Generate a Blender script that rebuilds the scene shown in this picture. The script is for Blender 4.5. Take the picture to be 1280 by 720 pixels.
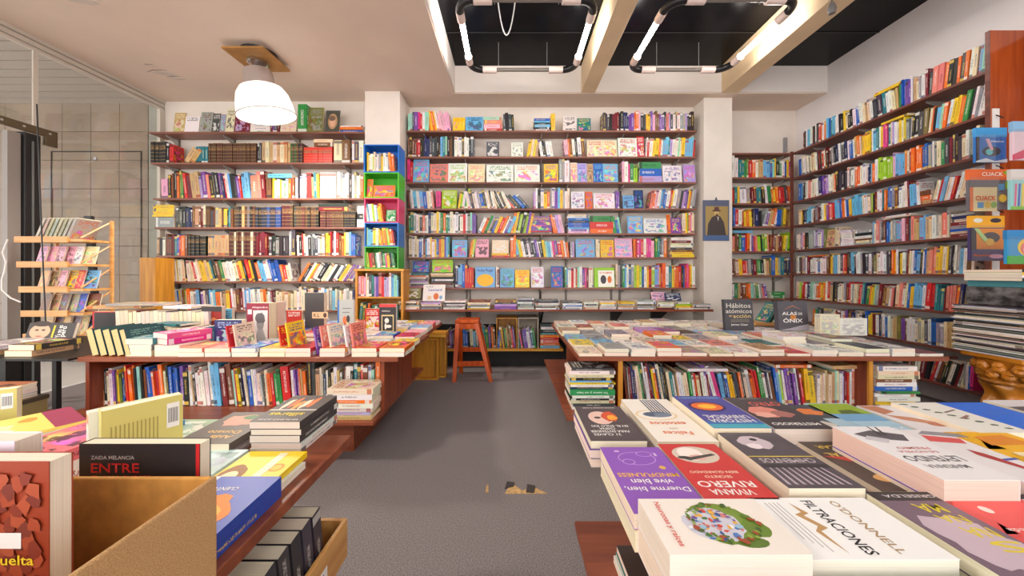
import bpy, bmesh, math, random
import numpy as np
from mathutils import Matrix, Vector
for o in list(bpy.data.objects): bpy.data.objects.remove(o, do_unlink=True)
SC = bpy.context.scene
COL = SC.collection
# ------------------------------------------------------------------ camera
F = 440.0; CX = 638.0; CY = 341.0; EYE = 1.14      # focal length in px of a 1280 wide frame, vanishing point, eye height
cam = bpy.data.cameras.new('camera'); camo = bpy.data.objects.new('camera', cam); COL.objects.link(camo)
camo.location = (0, 0, EYE); camo.rotation_euler = (math.pi / 2, 0, 0)
cam.sensor_width = 36; cam.lens = 36 * F / 1280
cam.shift_x = (640 - CX) / 1280; cam.shift_y = (CY - 360) / 1280
cam.clip_start = 0.02; SC.camera = camo
# ------------------------------------------------------------------ world, exposure
W = bpy.data.worlds.new('overcast_sky'); SC.world = W; W.use_nodes = True
W.node_tree.nodes['Background'].inputs[0].default_value = (1.0, 0.975, 0.95, 1)
W.node_tree.nodes['Background'].inputs[1].default_value = 1.25
SC.view_settings.view_transform = 'Standard'; SC.view_settings.look = 'None'
SC.view_settings.exposure = 1.4; SC.view_settings.gamma = 1.0; SC.view_settings.use_curve_mapping = False
TUBE = 22.0        # emission of the fluorescent tubes
BULB = 60.0        # watts of the bulb in the bell lamp

rng = random.Random(7)
def lin(c):
    c = c / 255.0
    return c / 12.92 if c <= 0.04045 else ((c + 0.055) / 1.055) ** 2.4
def L3(rgb): return tuple(lin(v) for v in rgb)
def wx(px, Y): return (px - CX) / F * Y
def wz(py, Y): return EYE - (py - CY) / F * Y
def onz(px, py, z):                      # point of the horizontal plane z seen at a pixel
    Y = (EYE - z) * F / (py - CY)
    return wx(px, Y), Y
# ------------------------------------------------------------------ materials
def newmat(name):
    m = bpy.data.materials.new(name); m.use_nodes = True
    nt = m.node_tree; b = nt.nodes['Principled BSDF']
    return m, nt, b
def node(nt, typ, **kw):
    n = nt.nodes.new(typ)
    for k, v in kw.items():
        if k.startswith('i_'):
            key = k[2:]
            n.inputs[int(key) if key.isdigit() else key].default_value = v
        else: setattr(n, k, v)
    return n
def mathn(nt, op, a, b=None, c=None):
    n = nt.nodes.new('ShaderNodeMath'); n.operation = op
    for i, v in enumerate((a, b, c)):
        if v is None: continue
        if hasattr(v, 'is_output') or isinstance(v, bpy.types.NodeSocket): nt.links.new(v, n.inputs[i])
        else: n.inputs[i].default_value = v
    return n.outputs[0]
def mixc(nt, fac, a, b):
    n = nt.nodes.new('ShaderNodeMix'); n.data_type = 'RGBA'
    for s, v in ((n.inputs[0], fac), (n.inputs[6], a), (n.inputs[7], b)):
        if isinstance(v, bpy.types.NodeSocket): nt.links.new(v, s)
        elif isinstance(v, (int, float)): s.default_value = v
        else: s.default_value = (*v, 1) if len(v) == 3 else v
    return n.outputs[2]
MATS = {}
def plain(name, rgb, rough=0.5, metal=0.0, noise=0.0, scale=30, bump=0.0, stretch=(1, 1, 1), rgb2=None, emit=None, estr=0):
    if name in MATS: return MATS[name]
    m, nt, b = newmat(name)
    b.inputs['Base Color'].default_value = (*L3(rgb), 1)
    b.inputs['Roughness'].default_value = rough; b.inputs['Metallic'].default_value = metal
    if noise or bump or rgb2:
        tc = node(nt, 'ShaderNodeTexCoord'); mp = node(nt, 'ShaderNodeMapping'); mp.inputs['Scale'].default_value = stretch
        nt.links.new(tc.outputs['Object'], mp.inputs[0])
        nz = node(nt, 'ShaderNodeTexNoise'); nz.inputs['Scale'].default_value = scale; nz.inputs['Detail'].default_value = 5
        nt.links.new(mp.outputs[0], nz.inputs['Vector'])
        r2 = rgb2 or tuple(max(0, v * (1 - noise)) for v in rgb)
        rp = node(nt, 'ShaderNodeMapRange'); rp.inputs[1].default_value = 0.35; rp.inputs[2].default_value = 0.65
        nt.links.new(nz.outputs[0], rp.inputs[0])
        nt.links.new(mixc(nt, rp.outputs[0], L3(rgb), L3(r2)), b.inputs['Base Color'])
        if bump:
            bp = node(nt, 'ShaderNodeBump'); bp.inputs['Strength'].default_value = bump; bp.inputs['Distance'].default_value = 0.004
            nt.links.new(nz.outputs[0], bp.inputs['Height']); nt.links.new(bp.outputs[0], b.inputs['Normal'])
    if emit:
        b.inputs['Emission Color'].default_value = (*L3(emit), 1); b.inputs['Emission Strength'].default_value = estr
    MATS[name] = m; return m
def wood(name, rgb, rgb2, axis='x', rough=0.38, scale=9):
    st = {'x': (0.7, 9, 9), 'y': (9, 0.7, 9), 'z': (9, 9, 0.7)}[axis]
    return plain(name, rgb, rough, noise=0.2, scale=scale / 3, stretch=st, rgb2=rgb2, bump=0.02)
M_CEIL = plain('ceiling_paint', (226, 207, 190), 0.8, noise=0.03, scale=1.5, bump=0.02)
M_WALL = plain('wall_paint', (236, 226, 216), 0.8, noise=0.04, scale=2.5, bump=0.03)
M_BULK = plain('bulkhead_paint', (240, 232, 226), 0.7, noise=0.02, scale=2)
M_BEAM = plain('beam_paint', (232, 205, 165), 0.6, noise=0.05, scale=3)
M_BLACK = plain('black_gloss_panel', (5, 5, 9), 0.25); M_BLACK.node_tree.nodes['Principled BSDF'].inputs['Specular IOR Level'].default_value = 0.12
M_BLKM = plain('black_metal', (22, 22, 24), 0.4)
M_CARPET = plain('grey_carpet', (150, 143, 144), 0.95, scale=210, bump=0.5, rgb2=(100, 94, 97))
M_UNDER = plain('tan_underlay', (215, 175, 120), 0.9, noise=0.2, scale=60)
M_DWOOD = wood('cherry_board', (150, 78, 46), (118, 56, 34), 'x')
M_DWOODY = wood('cherry_board_deep', (158, 84, 50), (124, 60, 36), 'y')
M_DWOODZ = wood('cherry_panel', (146, 70, 40), (114, 50, 30), 'z')
M_SHELF = wood('brown_shelf', (152, 98, 80), (124, 76, 62), 'x')
M_SHELFY = wood('brown_shelf_deep', (128, 72, 58), (100, 54, 44), 'y')
M_YWOOD = wood('yellow_pine', (226, 166, 62), (200, 134, 40), 'x')
M_YWOODZ = wood('yellow_pine_upright', (224, 160, 56), (196, 128, 36), 'z')
M_PINE = wood('pale_pine', (230, 178, 112), (208, 146, 80), 'x')
M_CRATE = wood('crate_pine', (216, 162, 92), (186, 128, 62), 'y')
M_STOOL = wood('orange_stool_wood', (206, 88, 22), (176, 66, 16), 'z', rough=0.25)
M_COLUMN = plain('honey_carved_wood', (214, 134, 40), 0.22, noise=0.25, scale=6)
M_PANEL = wood('polished_mahogany', (182, 84, 36), (152, 64, 26), 'z', rough=0.18)
M_STEEL = plain('pale_steel', (200, 198, 194), 0.35, metal=0.6)
M_CHROME = plain('chrome', (215, 215, 218), 0.12, metal=1.0)
M_WHITE = plain('white_plastic', (235, 233, 230), 0.4)
M_TUBE = plain('lit_tube', (255, 255, 255), 0.4, emit=(255, 248, 242), estr=TUBE)
M_DTUBE = plain('unlit_tube', (120, 112, 104), 0.15)
M_KRAFT = plain('kraft_board', (216, 154, 72), 0.8, noise=0.12, scale=40, bump=0.15)
M_KRAFTO = plain('kraft_fabric', (200, 160, 110), 0.9, scale=700, rgb2=(168, 126, 80), bump=0.4)
M_TILE = plain('beige_stone_tile', (156, 138, 120), 0.35, noise=0.12, scale=2)
M_TILEJ = plain('tile_joint', (84, 78, 72), 0.8)
M_SLAT = plain('porch_slat', (188, 182, 174), 0.5)
M_GREENW = plain('grey_green_render', (158, 160, 150), 0.7, noise=0.08, scale=3)
M_STREET = plain('pale_pavement', (232, 230, 230), 0.8, noise=0.04, scale=3)
M_ALU = plain('window_frame_aluminium', (206, 198, 186), 0.45)
M_BRONZE = plain('bronze_fitting', (112, 100, 78), 0.35, metal=0.7)
def glassmat(name, tint, mixv):
    m, nt, b = newmat(name); nt.nodes.remove(b)
    tr = node(nt, 'ShaderNodeBsdfTransparent'); tr.inputs[0].default_value = (*tint, 1)
    gl = node(nt, 'ShaderNodeBsdfGlossy'); gl.inputs['Roughness'].default_value = 0.03
    mx = node(nt, 'ShaderNodeMixShader'); mx.inputs[0].default_value = mixv
    fr = node(nt, 'ShaderNodeLayerWeight'); fr.inputs[0].default_value = 0.5
    nt.links.new(mathn(nt, 'MULTIPLY_ADD', mathn(nt, 'POWER', fr.outputs['Facing'], 4.0), 0.5, mixv), mx.inputs[0])
    nt.links.new(tr.outputs[0], mx.inputs[1]); nt.links.new(gl.outputs[0], mx.inputs[2])
    nt.links.new(mx.outputs[0], nt.nodes['Material Output'].inputs[0]); return m
M_GLASS = glassmat('shop_glass', (0.97, 0.965, 0.95), 0.06)
M_FILM = glassmat('clear_wrap', (0.98, 0.98, 0.98), 0.05)
# ---- book materials: colour and ink come from face attributes, print from the face's own UVs
def bookmat(name, mode):
    m, nt, b = newmat(name)
    a = node(nt, 'ShaderNodeAttribute'); a.attribute_name = 'Col'
    k = node(nt, 'ShaderNodeAttribute'); k.attribute_name = 'Ink'
    col = a.outputs['Color']; ink = k.outputs['Color']; seed = k.outputs['Alpha']
    uvn = node(nt, 'ShaderNodeUVMap'); uvn.uv_map = 'UVMap'
    sp = node(nt, 'ShaderNodeSeparateXYZ'); nt.links.new(uvn.outputs[0], sp.inputs[0]); u = sp.outputs[0]; v = sp.outputs[1]
    def noise(su, sv, off, det=1.0):
        cv = node(nt, 'ShaderNodeCombineXYZ')
        nt.links.new(mathn(nt, 'MULTIPLY', u, su), cv.inputs[0]); nt.links.new(mathn(nt, 'MULTIPLY', v, sv), cv.inputs[1])
        nt.links.new(mathn(nt, 'MULTIPLY_ADD', seed, 137.0, off), cv.inputs[2])
        n = node(nt, 'ShaderNodeTexNoise'); n.inputs['Scale'].default_value = 1.0; n.inputs['Detail'].default_value = det
        nt.links.new(cv.outputs[0], n.inputs['Vector']); return n
    def band(s, lo, hi): return mathn(nt, 'MULTIPLY', mathn(nt, 'GREATER_THAN', s, lo), mathn(nt, 'LESS_THAN', s, hi))
    def frac(mul): return mathn(nt, 'FRACT', mathn(nt, 'MULTIPLY', seed, mul))
    if mode == 'spine':
        t = mathn(nt, 'GREATER_THAN', noise(5.0, 95.0, 0).outputs[0], 0.5)
        top = mathn(nt, 'MULTIPLY_ADD', frac(17), 0.3, 0.62)
        reg = mathn(nt, 'MULTIPLY', band(u, 0.34, 0.66), mathn(nt, 'MULTIPLY', mathn(nt, 'GREATER_THAN', v, mathn(nt, 'MULTIPLY_ADD', frac(29), 0.15, 0.2)), mathn(nt, 'LESS_THAN', v, top)))
        mask = mathn(nt, 'MULTIPLY', t, reg)
        blk = mathn(nt, 'MULTIPLY', band(v, 0.03, 0.13), mathn(nt, 'GREATER_THAN', frac(53), 0.55))
        blk2 = mathn(nt, 'MULTIPLY', band(v, 0.86, 0.97), mathn(nt, 'GREATER_THAN', frac(71), 0.72))
        mask = mathn(nt, 'MAXIMUM', mathn(nt, 'MULTIPLY', mask, 0.75), mathn(nt, 'MULTIPLY', mathn(nt, 'MAXIMUM', blk, blk2), 0.8))
        out = mixc(nt, mask, col, ink)
    elif mode == 'gilt':
        bands = mathn(nt, 'GREATER_THAN', mathn(nt, 'FRACT', mathn(nt, 'MULTIPLY', v, 6.0)), 0.86)
        lab = band(v, 0.62, 0.8)
        out = mixc(nt, mathn(nt, 'MULTIPLY', lab, 0.5), col, (0.09, 0.02, 0.015))
        out = mixc(nt, mathn(nt, 'MULTIPLY', bands, 0.4), out, ink)
        tt = mathn(nt, 'MULTIPLY', mathn(nt, 'GREATER_THAN', noise(3, 40, 0).outputs[0], 0.52), band(v, 0.64, 0.78))
        out = mixc(nt, mathn(nt, 'MULTIPLY', tt, 0.5), out, ink)
    elif mode == 'cover':
        nz = noise(3.6, 5.0, 3.0, 3.0)
        hs = node(nt, 'ShaderNodeHueSaturation'); nt.links.new(ink, hs.inputs['Color']); hs.inputs['Saturation'].default_value = 0.85
        nt.links.new(mathn(nt, 'ADD', 0.5, mathn(nt, 'MULTIPLY', mathn(nt, 'SUBTRACT', noise(3, 4, 9).outputs[0], 0.5), 1.1)), hs.inputs['Hue'])
        hs2 = node(nt, 'ShaderNodeHueSaturation'); nt.links.new(col, hs2.inputs['Color'])
        nt.links.new(mathn(nt, 'ADD', 0.5, mathn(nt, 'MULTIPLY', mathn(nt, 'SUBTRACT', noise(2.5, 3.5, 21).outputs[0], 0.5), 0.7)), hs2.inputs['Hue'])
        nt.links.new(mathn(nt, 'MULTIPLY_ADD', noise(5, 7, 33, 2).outputs[0], 1.5, 0.25), hs2.inputs['Value'])
        box_ = mathn(nt, 'MULTIPLY', band(u, 0.08, 0.92), band(v, 0.07, 0.66))
        on = mathn(nt, 'GREATER_THAN', frac(61), 0.02)
        art = mathn(nt, 'MULTIPLY', mathn(nt, 'MULTIPLY', box_, mathn(nt, 'GREATER_THAN', nz.outputs[0], 0.52)), on)
        ground = mathn(nt, 'MULTIPLY', mathn(nt, 'MULTIPLY', box_, on), mathn(nt, 'GREATER_THAN', frac(83), 0.35))
        col = mixc(nt, mathn(nt, 'MULTIPLY', ground, 0.75), col, hs2.outputs[0])
        rows = mathn(nt, 'GREATER_THAN', mathn(nt, 'FRACT', mathn(nt, 'MULTIPLY', v, 13.0)), 0.42)
        tx = mathn(nt, 'MULTIPLY', rows, mathn(nt, 'GREATER_THAN', noise(22, 13, 5).outputs[0], 0.47))
        tx = mathn(nt, 'MULTIPLY', tx, mathn(nt, 'MULTIPLY', band(u, 0.12, 0.88), band(v, 0.695, 0.925)))
        out = mixc(nt, mathn(nt, 'MULTIPLY', art, 0.8), col, hs.outputs[0])
        out = mixc(nt, mathn(nt, 'MULTIPLY', tx, 0.95), out, ink)
    elif mode == 'pages':
        n = noise(70, 0.6, 0, 2).outputs[0]
        out = mixc(nt, mathn(nt, 'MULTIPLY', mathn(nt, 'GREATER_THAN', n, 0.55), 0.35), col, mixc(nt, 0.45, col, (0.25, 0.2, 0.14)))
    else: out = col
    nt.links.new(out, b.inputs['Base Color'])
    b.inputs['Roughness'].default_value = 0.85 if mode == 'pages' else 0.38
    return m
BM = [bookmat('printed_spine', 'spine'), bookmat('printed_cover', 'cover'), bookmat('page_edges', 'pages'),
      bookmat('gilt_leather_spine', 'gilt'), bookmat('plain_cover', 'plain')]
INKS = {}
def inkmat(rgb):
    key = tuple(rgb)
    if key not in INKS: INKS[key] = plain('print_%02x%02x%02x' % key, rgb, 0.45)
    return INKS[key]
# ------------------------------------------------------------------ mesh helpers
class B:
    def __init__(s): s.v = []; s.f = []
    def add(s, vs, fs):
        n = len(s.v); s.v += [tuple(p) for p in vs]; s.f += [tuple(i + n for i in f) for f in fs]; return s
    def box(s, x0, y0, z0, x1, y1, z1):
        if x1 < x0: x0, x1 = x1, x0
        if y1 < y0: y0, y1 = y1, y0
        if z1 < z0: z0, z1 = z1, z0
        return s.add([(x0, y0, z0), (x1, y0, z0), (x1, y1, z0), (x0, y1, z0), (x0, y0, z1), (x1, y0, z1), (x1, y1, z1), (x0, y1, z1)],
                     [(0, 3, 2, 1), (4, 5, 6, 7), (0, 1, 5, 4), (1, 2, 6, 5), (2, 3, 7, 6), (3, 0, 4, 7)])
    def hexa(s, bottom, top):           # two quads, ccw seen from above
        return s.add(list(bottom) + list(top), [(3, 2, 1, 0), (4, 5, 6, 7), (0, 1, 5, 4), (1, 2, 6, 5), (2, 3, 7, 6), (3, 0, 4, 7)])
    def prism(s, poly, plane, a, b):    # poly in 2d, extruded a..b along the axis that is missing in plane
        def P(p, h): return {'xz': (p[0], h, p[1]), 'xy': (p[0], p[1], h), 'yz': (h, p[0], p[1])}[plane]
        n = len(poly); vs = [P(p, a) for p in poly] + [P(p, b) for p in poly]
        return s.add(vs, [tuple(range(n)), tuple(range(2 * n - 1, n - 1, -1))] + [(i, i + n, (i + 1) % n + n, (i + 1) % n) for i in range(n)])
    def tube(s, pts, r, n=10, closed=False, caps=True):
        pts = [Vector(p) for p in pts]; rings = []; up = None
        N = len(pts)
        for i, p in enumerate(pts):
            a = pts[i - 1] if (i > 0 or closed) else p
            c = pts[(i + 1) % N] if (i < N - 1 or closed) else p
            d = (c - a).normalized()
            if up is None: up = Vector((0, 0, 1)) if abs(d.z) < 0.9 else Vector((1, 0, 0))
            x = d.cross(up).normalized(); y = x.cross(d).normalized(); up = y
            rr = r[i] if isinstance(r, (list, tuple)) else r
            rings.append([p + (x * math.cos(2 * math.pi * k / n) + y * math.sin(2 * math.pi * k / n)) * rr for k in range(n)])
        vs = [q for ring in rings for q in ring]; fs = []
        for i in range(N if closed else N - 1):
            j = (i + 1) % N
            fs += [(i * n + k, i * n + (k + 1) % n, j * n + (k + 1) % n, j * n + k) for k in range(n)]
        if caps and not closed: fs += [tuple(range(n - 1, -1, -1)), tuple((N - 1) * n + k for k in range(n))]
        return s.add(vs, fs)
    def lathe(s, prof, n=28, c=(0, 0, 0), M=None, twist=None):
        vs = []
        for (r, z) in prof:
            for k in range(n):
                a = 2 * math.pi * k / n
                rr = r if twist is None else r * twist(a, z)
                p = Vector((rr * math.cos(a), rr * math.sin(a), z))
                if M is not None: p = M @ p
                vs.append((p.x + c[0], p.y + c[1], p.z + c[2]))
        fs = [(i * n + k, i * n + (k + 1) % n, (i + 1) * n + (k + 1) % n, (i + 1) * n + k) for i in range(len(prof) - 1) for k in range(n)]
        return s.add(vs, fs)
    def build(s, name, mat, parent=None, smooth=False, bevel=0.0, M=None):
        me = bpy.data.meshes.new(name); me.from_pydata(s.v, [], s.f); me.materials.append(mat)
        bm = bmesh.new(); bm.from_mesh(me); bmesh.ops.recalc_face_normals(bm, faces=bm.faces); bm.to_mesh(me); bm.free()
        if smooth:
            me.shade_smooth()
            me.set_sharp_from_angle(angle=math.radians(40))
        o = bpy.data.objects.new(name, me); COL.objects.link(o)
        if parent is not None:
            o.parent = parent; o.matrix_parent_inverse = PW[parent.name].inverted() if parent.name in PW else Matrix()
        if M is not None: o.matrix_basis = M
        if bevel:
            md = o.modifiers.new('soft_edges', 'BEVEL'); md.width = bevel; md.segments = 2; md.limit_method = 'ANGLE'
        return o
PW = {}
def box(name, mat, x0, y0, z0, x1, y1, z1, parent=None, bevel=0.0): return B().box(x0, y0, z0, x1, y1, z1).build(name, mat, parent, bevel=bevel)
def tag(o, label, cat, group=None, kind=None):
    o['label'] = label
    if cat: o['category'] = cat
    if group: o['group'] = group
    if kind: o['kind'] = kind
    return o
def thing(name, label, cat, loc=(0, 0, 0), group=None):
    o = bpy.data.objects.new(name, None); COL.objects.link(o); o.location = loc; o.empty_display_size = 0.05
    PW[o.name] = Matrix.Translation(loc); tag(o, label, cat, group); return o
def struct(o, label): o['kind'] = 'structure'; o['label'] = label; return o
OCC = []                                  # boxes that hide books, for the visible-area estimate
def occ(*b): OCC.append(b)
# ------------------------------------------------------------------ the room
CH = 3.33; CH2 = 3.66; XL = -4.43; XR = 3.86; YB = 4.66; YF = -2.6
def S(o, label, cat): struct(o, label); o['category'] = cat; return o
FLOOR = S(box('floor', M_CARPET, XL, YF, -0.05, XR, 4.8, 0), 'worn grey office carpet floor of the bookshop', 'floor')
# torn carpet seam
def blob(pts, z, h): return B().prism(pts, 'xy', z, z + h)
tx, ty = onz(655, 613, 0)
blob([(tx - .10, ty - .03), (tx + .12, ty - .028), (tx + .05, ty + .03), (tx - .01, ty - .004), (tx - .055, ty + .05), (tx - .075, ty + .045)], -0.002, .004).build('torn_patch', M_UNDER, FLOOR)
blob([(tx - .10, ty + .01), (tx - .055, ty + .03), (tx - .05, ty + .06), (tx - .09, ty + .07)], 0.0, .007).build('loose_fibre', plain('dark_fibre', (66, 60, 60), .95), FLOOR)
blob([(tx + .01, ty - .02), (tx + .05, ty - .025), (tx + .06, ty + .03), (tx + .02, ty + .045)], 0.0, .007).build('loose_fibre', MATS['dark_fibre'], FLOOR)
blob([(tx - .20, ty - .02), (tx - .185, ty - .02), (tx - .19, ty + .05), (tx - .2, ty + .05)], -0.001, .003).build('torn_patch', M_UNDER, FLOOR)
CEIL = B().box(XL, YF, CH, -0.69, 4.8, CH2 + .05).box(-0.69, 4.30, CH, XR, 4.8, CH2 + .05).build('ceiling', M_CEIL)
S(CEIL, 'plain beige painted plaster ceiling with small cracks', 'ceiling')
CEILB = S(box('ceiling_recess', M_BLACK, -0.69, YF, CH2, XR, 4.30, CH2 + .05), 'glossy black ceiling inside the lighting recess', 'ceiling')
for i in range(1, 6):
    box('panel_joint', M_BLKM, -0.69, 4.30 - i * .62, CH2 - .006, XR, 4.30 - i * .62 + .012, CH2, CEILB)
S(box('trim_1', M_BULK, -0.688, 4.285, CH + .012, XR, 4.299, CH2), 'white painted bulkhead face at the back of the ceiling recess', 'trim')
S(box('trim_2', M_BULK, -0.689, YF, CH + .012, -0.675, 4.285, CH2), 'white painted side of the ceiling recess', 'trim')
for k, (a, b) in enumerate(((0.86, 1.03), (2.57, 2.77))):
    S(box('trim_%d' % (k + 3), M_BEAM, a, YF, CH, b, 4.284, CH2 - .001, bevel=.004), ('cream ceiling beam between the two tube lights', 'cream ceiling beam to the right of the tube lights')[k], 'beam')
# cracks of the plaster
flake = plain('flaking_plaster', (205, 192, 180), .9); crackm = plain('plaster_crack', (120, 104, 92), .9)
for (px, py, s) in ((205, 92, 1.0), (222, 98, .6), (105, 1, .8), (190, 82, .35)):
    Yc = (CH - EYE) * F / (CY - py); Xc = wx(px, Yc)
    pts = [(Xc + s * .13 * math.cos(a) * rng.uniform(.6, 1.2) + .05 * math.sin(a), Yc + s * .05 * math.sin(a) * rng.uniform(.6, 1.2)) for a in [i * math.pi / 5 for i in range(10)]]
    B().prism(pts, 'xy', CH - .004, CH + .001).build('plaster_flake', flake, CEIL)
    B().prism([(Xc - .16 * s, Yc - .03), (Xc - .05 * s, Yc - .075 * s), (Xc + .1 * s, Yc - .07 * s), (Xc - .05 * s, Yc - .066 * s)], 'xy', CH - .003, CH + .001).build('crack', crackm, CEIL)
# back walls: left bay, middle bay, alcove
S(box('wall_back', M_WALL, -1.60, YB, 0, 2.60, 4.80, CH), 'off-white back wall behind the long middle shelving', 'wall')
S(box('wall_back_left', M_WALL, -4.415, 4.50, 0, -1.62, 4.80, CH), 'off-white back wall behind the left shelving', 'wall')
S(box('wall_back_alcove', M_WALL, 2.62, 4.76, 0, XR, 4.80, CH), 'pale plaster back wall of the corner alcove', 'wall')
S(box('wall_pillar_left', M_WALL, -1.755, 4.24, 0, -1.33, 4.66, CH, bevel=.006), 'white square pillar behind the coloured crate tower', 'pillar')
S(box('wall_pillar_right', M_WALL, 2.42, 4.40, 0, 2.775, 4.76, CH, bevel=.006), 'white square pillar carrying the portrait calendar', 'pillar')
for b in ((-1.755, 4.24, 0, -1.33, 4.66, CH), (2.42, 4.40, 0, 2.775, 4.76, CH)): occ(*b)
S(box('wall_right', plain('wall_paint_right', (232, 226, 226), .8, noise=.03, scale=2), XR, YF, 0, XR + .08, 4.8, CH2 + .05), 'off-white right wall above the tall bookcase', 'wall')
# wall conduit in the alcove
box('conduit', plain('grey_conduit', (150, 148, 150), .6), wx(980, 4.74), 4.735, wz(190, 4.74), wx(984, 4.74), 4.76, wz(172, 4.74), bpy.data.objects['wall_back_alcove'])
# shop window on the left, porch behind it
WIN = S(B().box(XL - .012, 3.30, 0.02, XL + .0, 4.49, CH - .03).build('window_1', M_GLASS), 'large clear shop window pane at the left of the shop', 'window')
S(B().box(XL - .012, 2.20, 2.46, XL, 3.27, CH - .03).build('window_2', M_GLASS), 'clear glass fanlight over the shop door', 'window')
S(B().box(XL - .012, YF, 0.02, XL, 2.16, CH - .03).build('window_3', M_GLASS), 'clear shop window pane nearest the viewer', 'window')
fr = B().box(XL - .03, YF, CH - .035, XL + .025, 4.5, CH - .0).box(XL - .03, YF, CH - .085, XL + .015, 4.5, CH - .045).box(XL - .03, YF, CH - .12, XL + .005, 4.5, CH - .095)
S(fr.build('trim_5', M_ALU), 'stepped beige rail along the top of the shop window', 'trim')
S(box('trim_6', M_ALU, XL - .03, 4.44, 0, XL + .012, 4.5, CH - .12), 'pale window post in the back left corner', 'trim')
S(box('trim_7', M_ALU, XL - .01, 3.265, 2.46, XL + .004, 3.30, CH - .12), 'thin joint between the shop window panes', 'trim')
S(box('trim_8', M_ALU, XL - .02, 2.16, 0, XL + .02, 2.2, CH - .12), 'pale window post on the near side of the shop door', 'trim')
D = S(B().box(XL - .06, 3.19, 0, XL + .03, 3.30, 2.42).build('door_1', M_BLKM, bevel=.006), 'black metal frame of the open shop door', 'door')
box('door_stile', plain('grey_jamb', (150, 142, 136), .5), XL - .05, 3.10, 0, XL + .0, 3.185, 2.40, D)
box('door_seal', plain('steel_strip', (130, 140, 142), .3, metal=.6), XL + .03, 3.235, .1, XL + .034, 3.25, 2.35, D)
box('kick_plate', M_BLKM, XL - .055, 3.08, 0, XL + .012, 3.186, .55, D)
br = box('patch_fitting', M_BRONZE, XL + .002, 2.98, 2.43, XL + .035, 3.42, 2.50, D, bevel=.004)
box('patch_fitting', M_BRONZE, XL + .002, 3.33, 2.35, XL + .034, 3.42, 2.435, D, bevel=.004)
for yy in (3.04, 3.18, 3.36): B().tube([(XL + .034, yy, 2.465), (XL + .040, yy, 2.465)], .01, 8).build('screw', M_STEEL, br)
# porch
PORCH = S(box('floor_porch', M_STREET, -14, YF, -.06, XL - .0, 4.6, -.01), 'pale pavement outside the shop door', 'floor')
PW_ = S(box('wall_porch', M_TILEJ, -7.2, 4.56, -.01, -4.66, 4.8, CH), 'stone tiled porch wall seen through the shop window', 'wall')
S(box('wall_porch_strip', M_GREENW, -4.655, 4.53, -.01, -4.42, 4.8, CH), 'grey green rendered strip beside the tiled porch wall', 'wall')
TS = .37; gx0 = -4.68
for i in range(7):
    for j in range(9):
        x1 = gx0 - i * TS; z0 = CH - .0 - (j + 1) * TS
        box('tile', M_TILE, x1 - TS + .006, 4.545 - .002 * ((i * 3 + j) % 3), z0 + .006, x1, 4.565, min(z0 + TS, CH - .002), PW_)
# flush door cut into the tiles
fd = B()
dx0, dx1, dz1 = wx(65, 4.54), wx(176, 4.54), wz(190, 4.54)
fd.box(dx0 - .012, 4.535, 0, dx0, 4.548, dz1).box(dx1, 4.535, 0, dx1 + .012, 4.548, dz1).box(dx0 - .012, 4.535, dz1, dx1 + .012, 4.548, dz1 + .012)
dd = S(fd.build('door_2', plain('dark_gap', (46, 42, 40), .6)), 'flush tiled service door in the porch wall', 'door')
B().tube([(wx(115, 4.5), 4.55, wz(197, 4.5)), (wx(115, 4.5), 4.53, wz(197, 4.5))], .022, 12).build('door_knob', M_CHROME, dd)
PC = S(box('ceiling_porch', M_TILEJ, -14, YF, CH + .02, XL - .03, 4.56, CH + .08), 'slatted porch ceiling outside the shop window', 'ceiling')
for i in range(22):
    y1 = 4.555 - i * .155
    box('slat', M_SLAT, -14, y1 - .137, CH, XL - .035, y1, CH + .022, PC)
B().lathe([(.001, 0), (.1, 0), (.11, .01), (.07, .012)], 20, (-5.9, 3.75, CH - .012)).build('downlight', M_CHROME, PC)
# street beyond the porch: a far pale building with a blue shutter
FB = thing('street_building', 'pale building with a blue shutter across the street', 'building', (-16, 6, 0))
box('facade', plain('pale_facade', (222, 214, 212), .8), -24, 14.0, -.05, -9.2, 14.4, 7, FB)
sh = box('shutter', plain('blue_shutter', (40, 110, 200), .5), wx(-60, 13.9), 13.85, -.05, wx(11, 13.9), 14.0, 1.9, FB)
for i in range(8): box('shutter_slat', plain('white_stripe', (235, 235, 240), .6), wx(-60, 13.9), 13.82, .15 + i * .22, wx(11, 13.9), 13.86, .22 + i * .22, sh)
box('ground_apron', M_STREET, -24, 4.6, -.06, -7.3, 14.0, -.012, FB)
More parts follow.
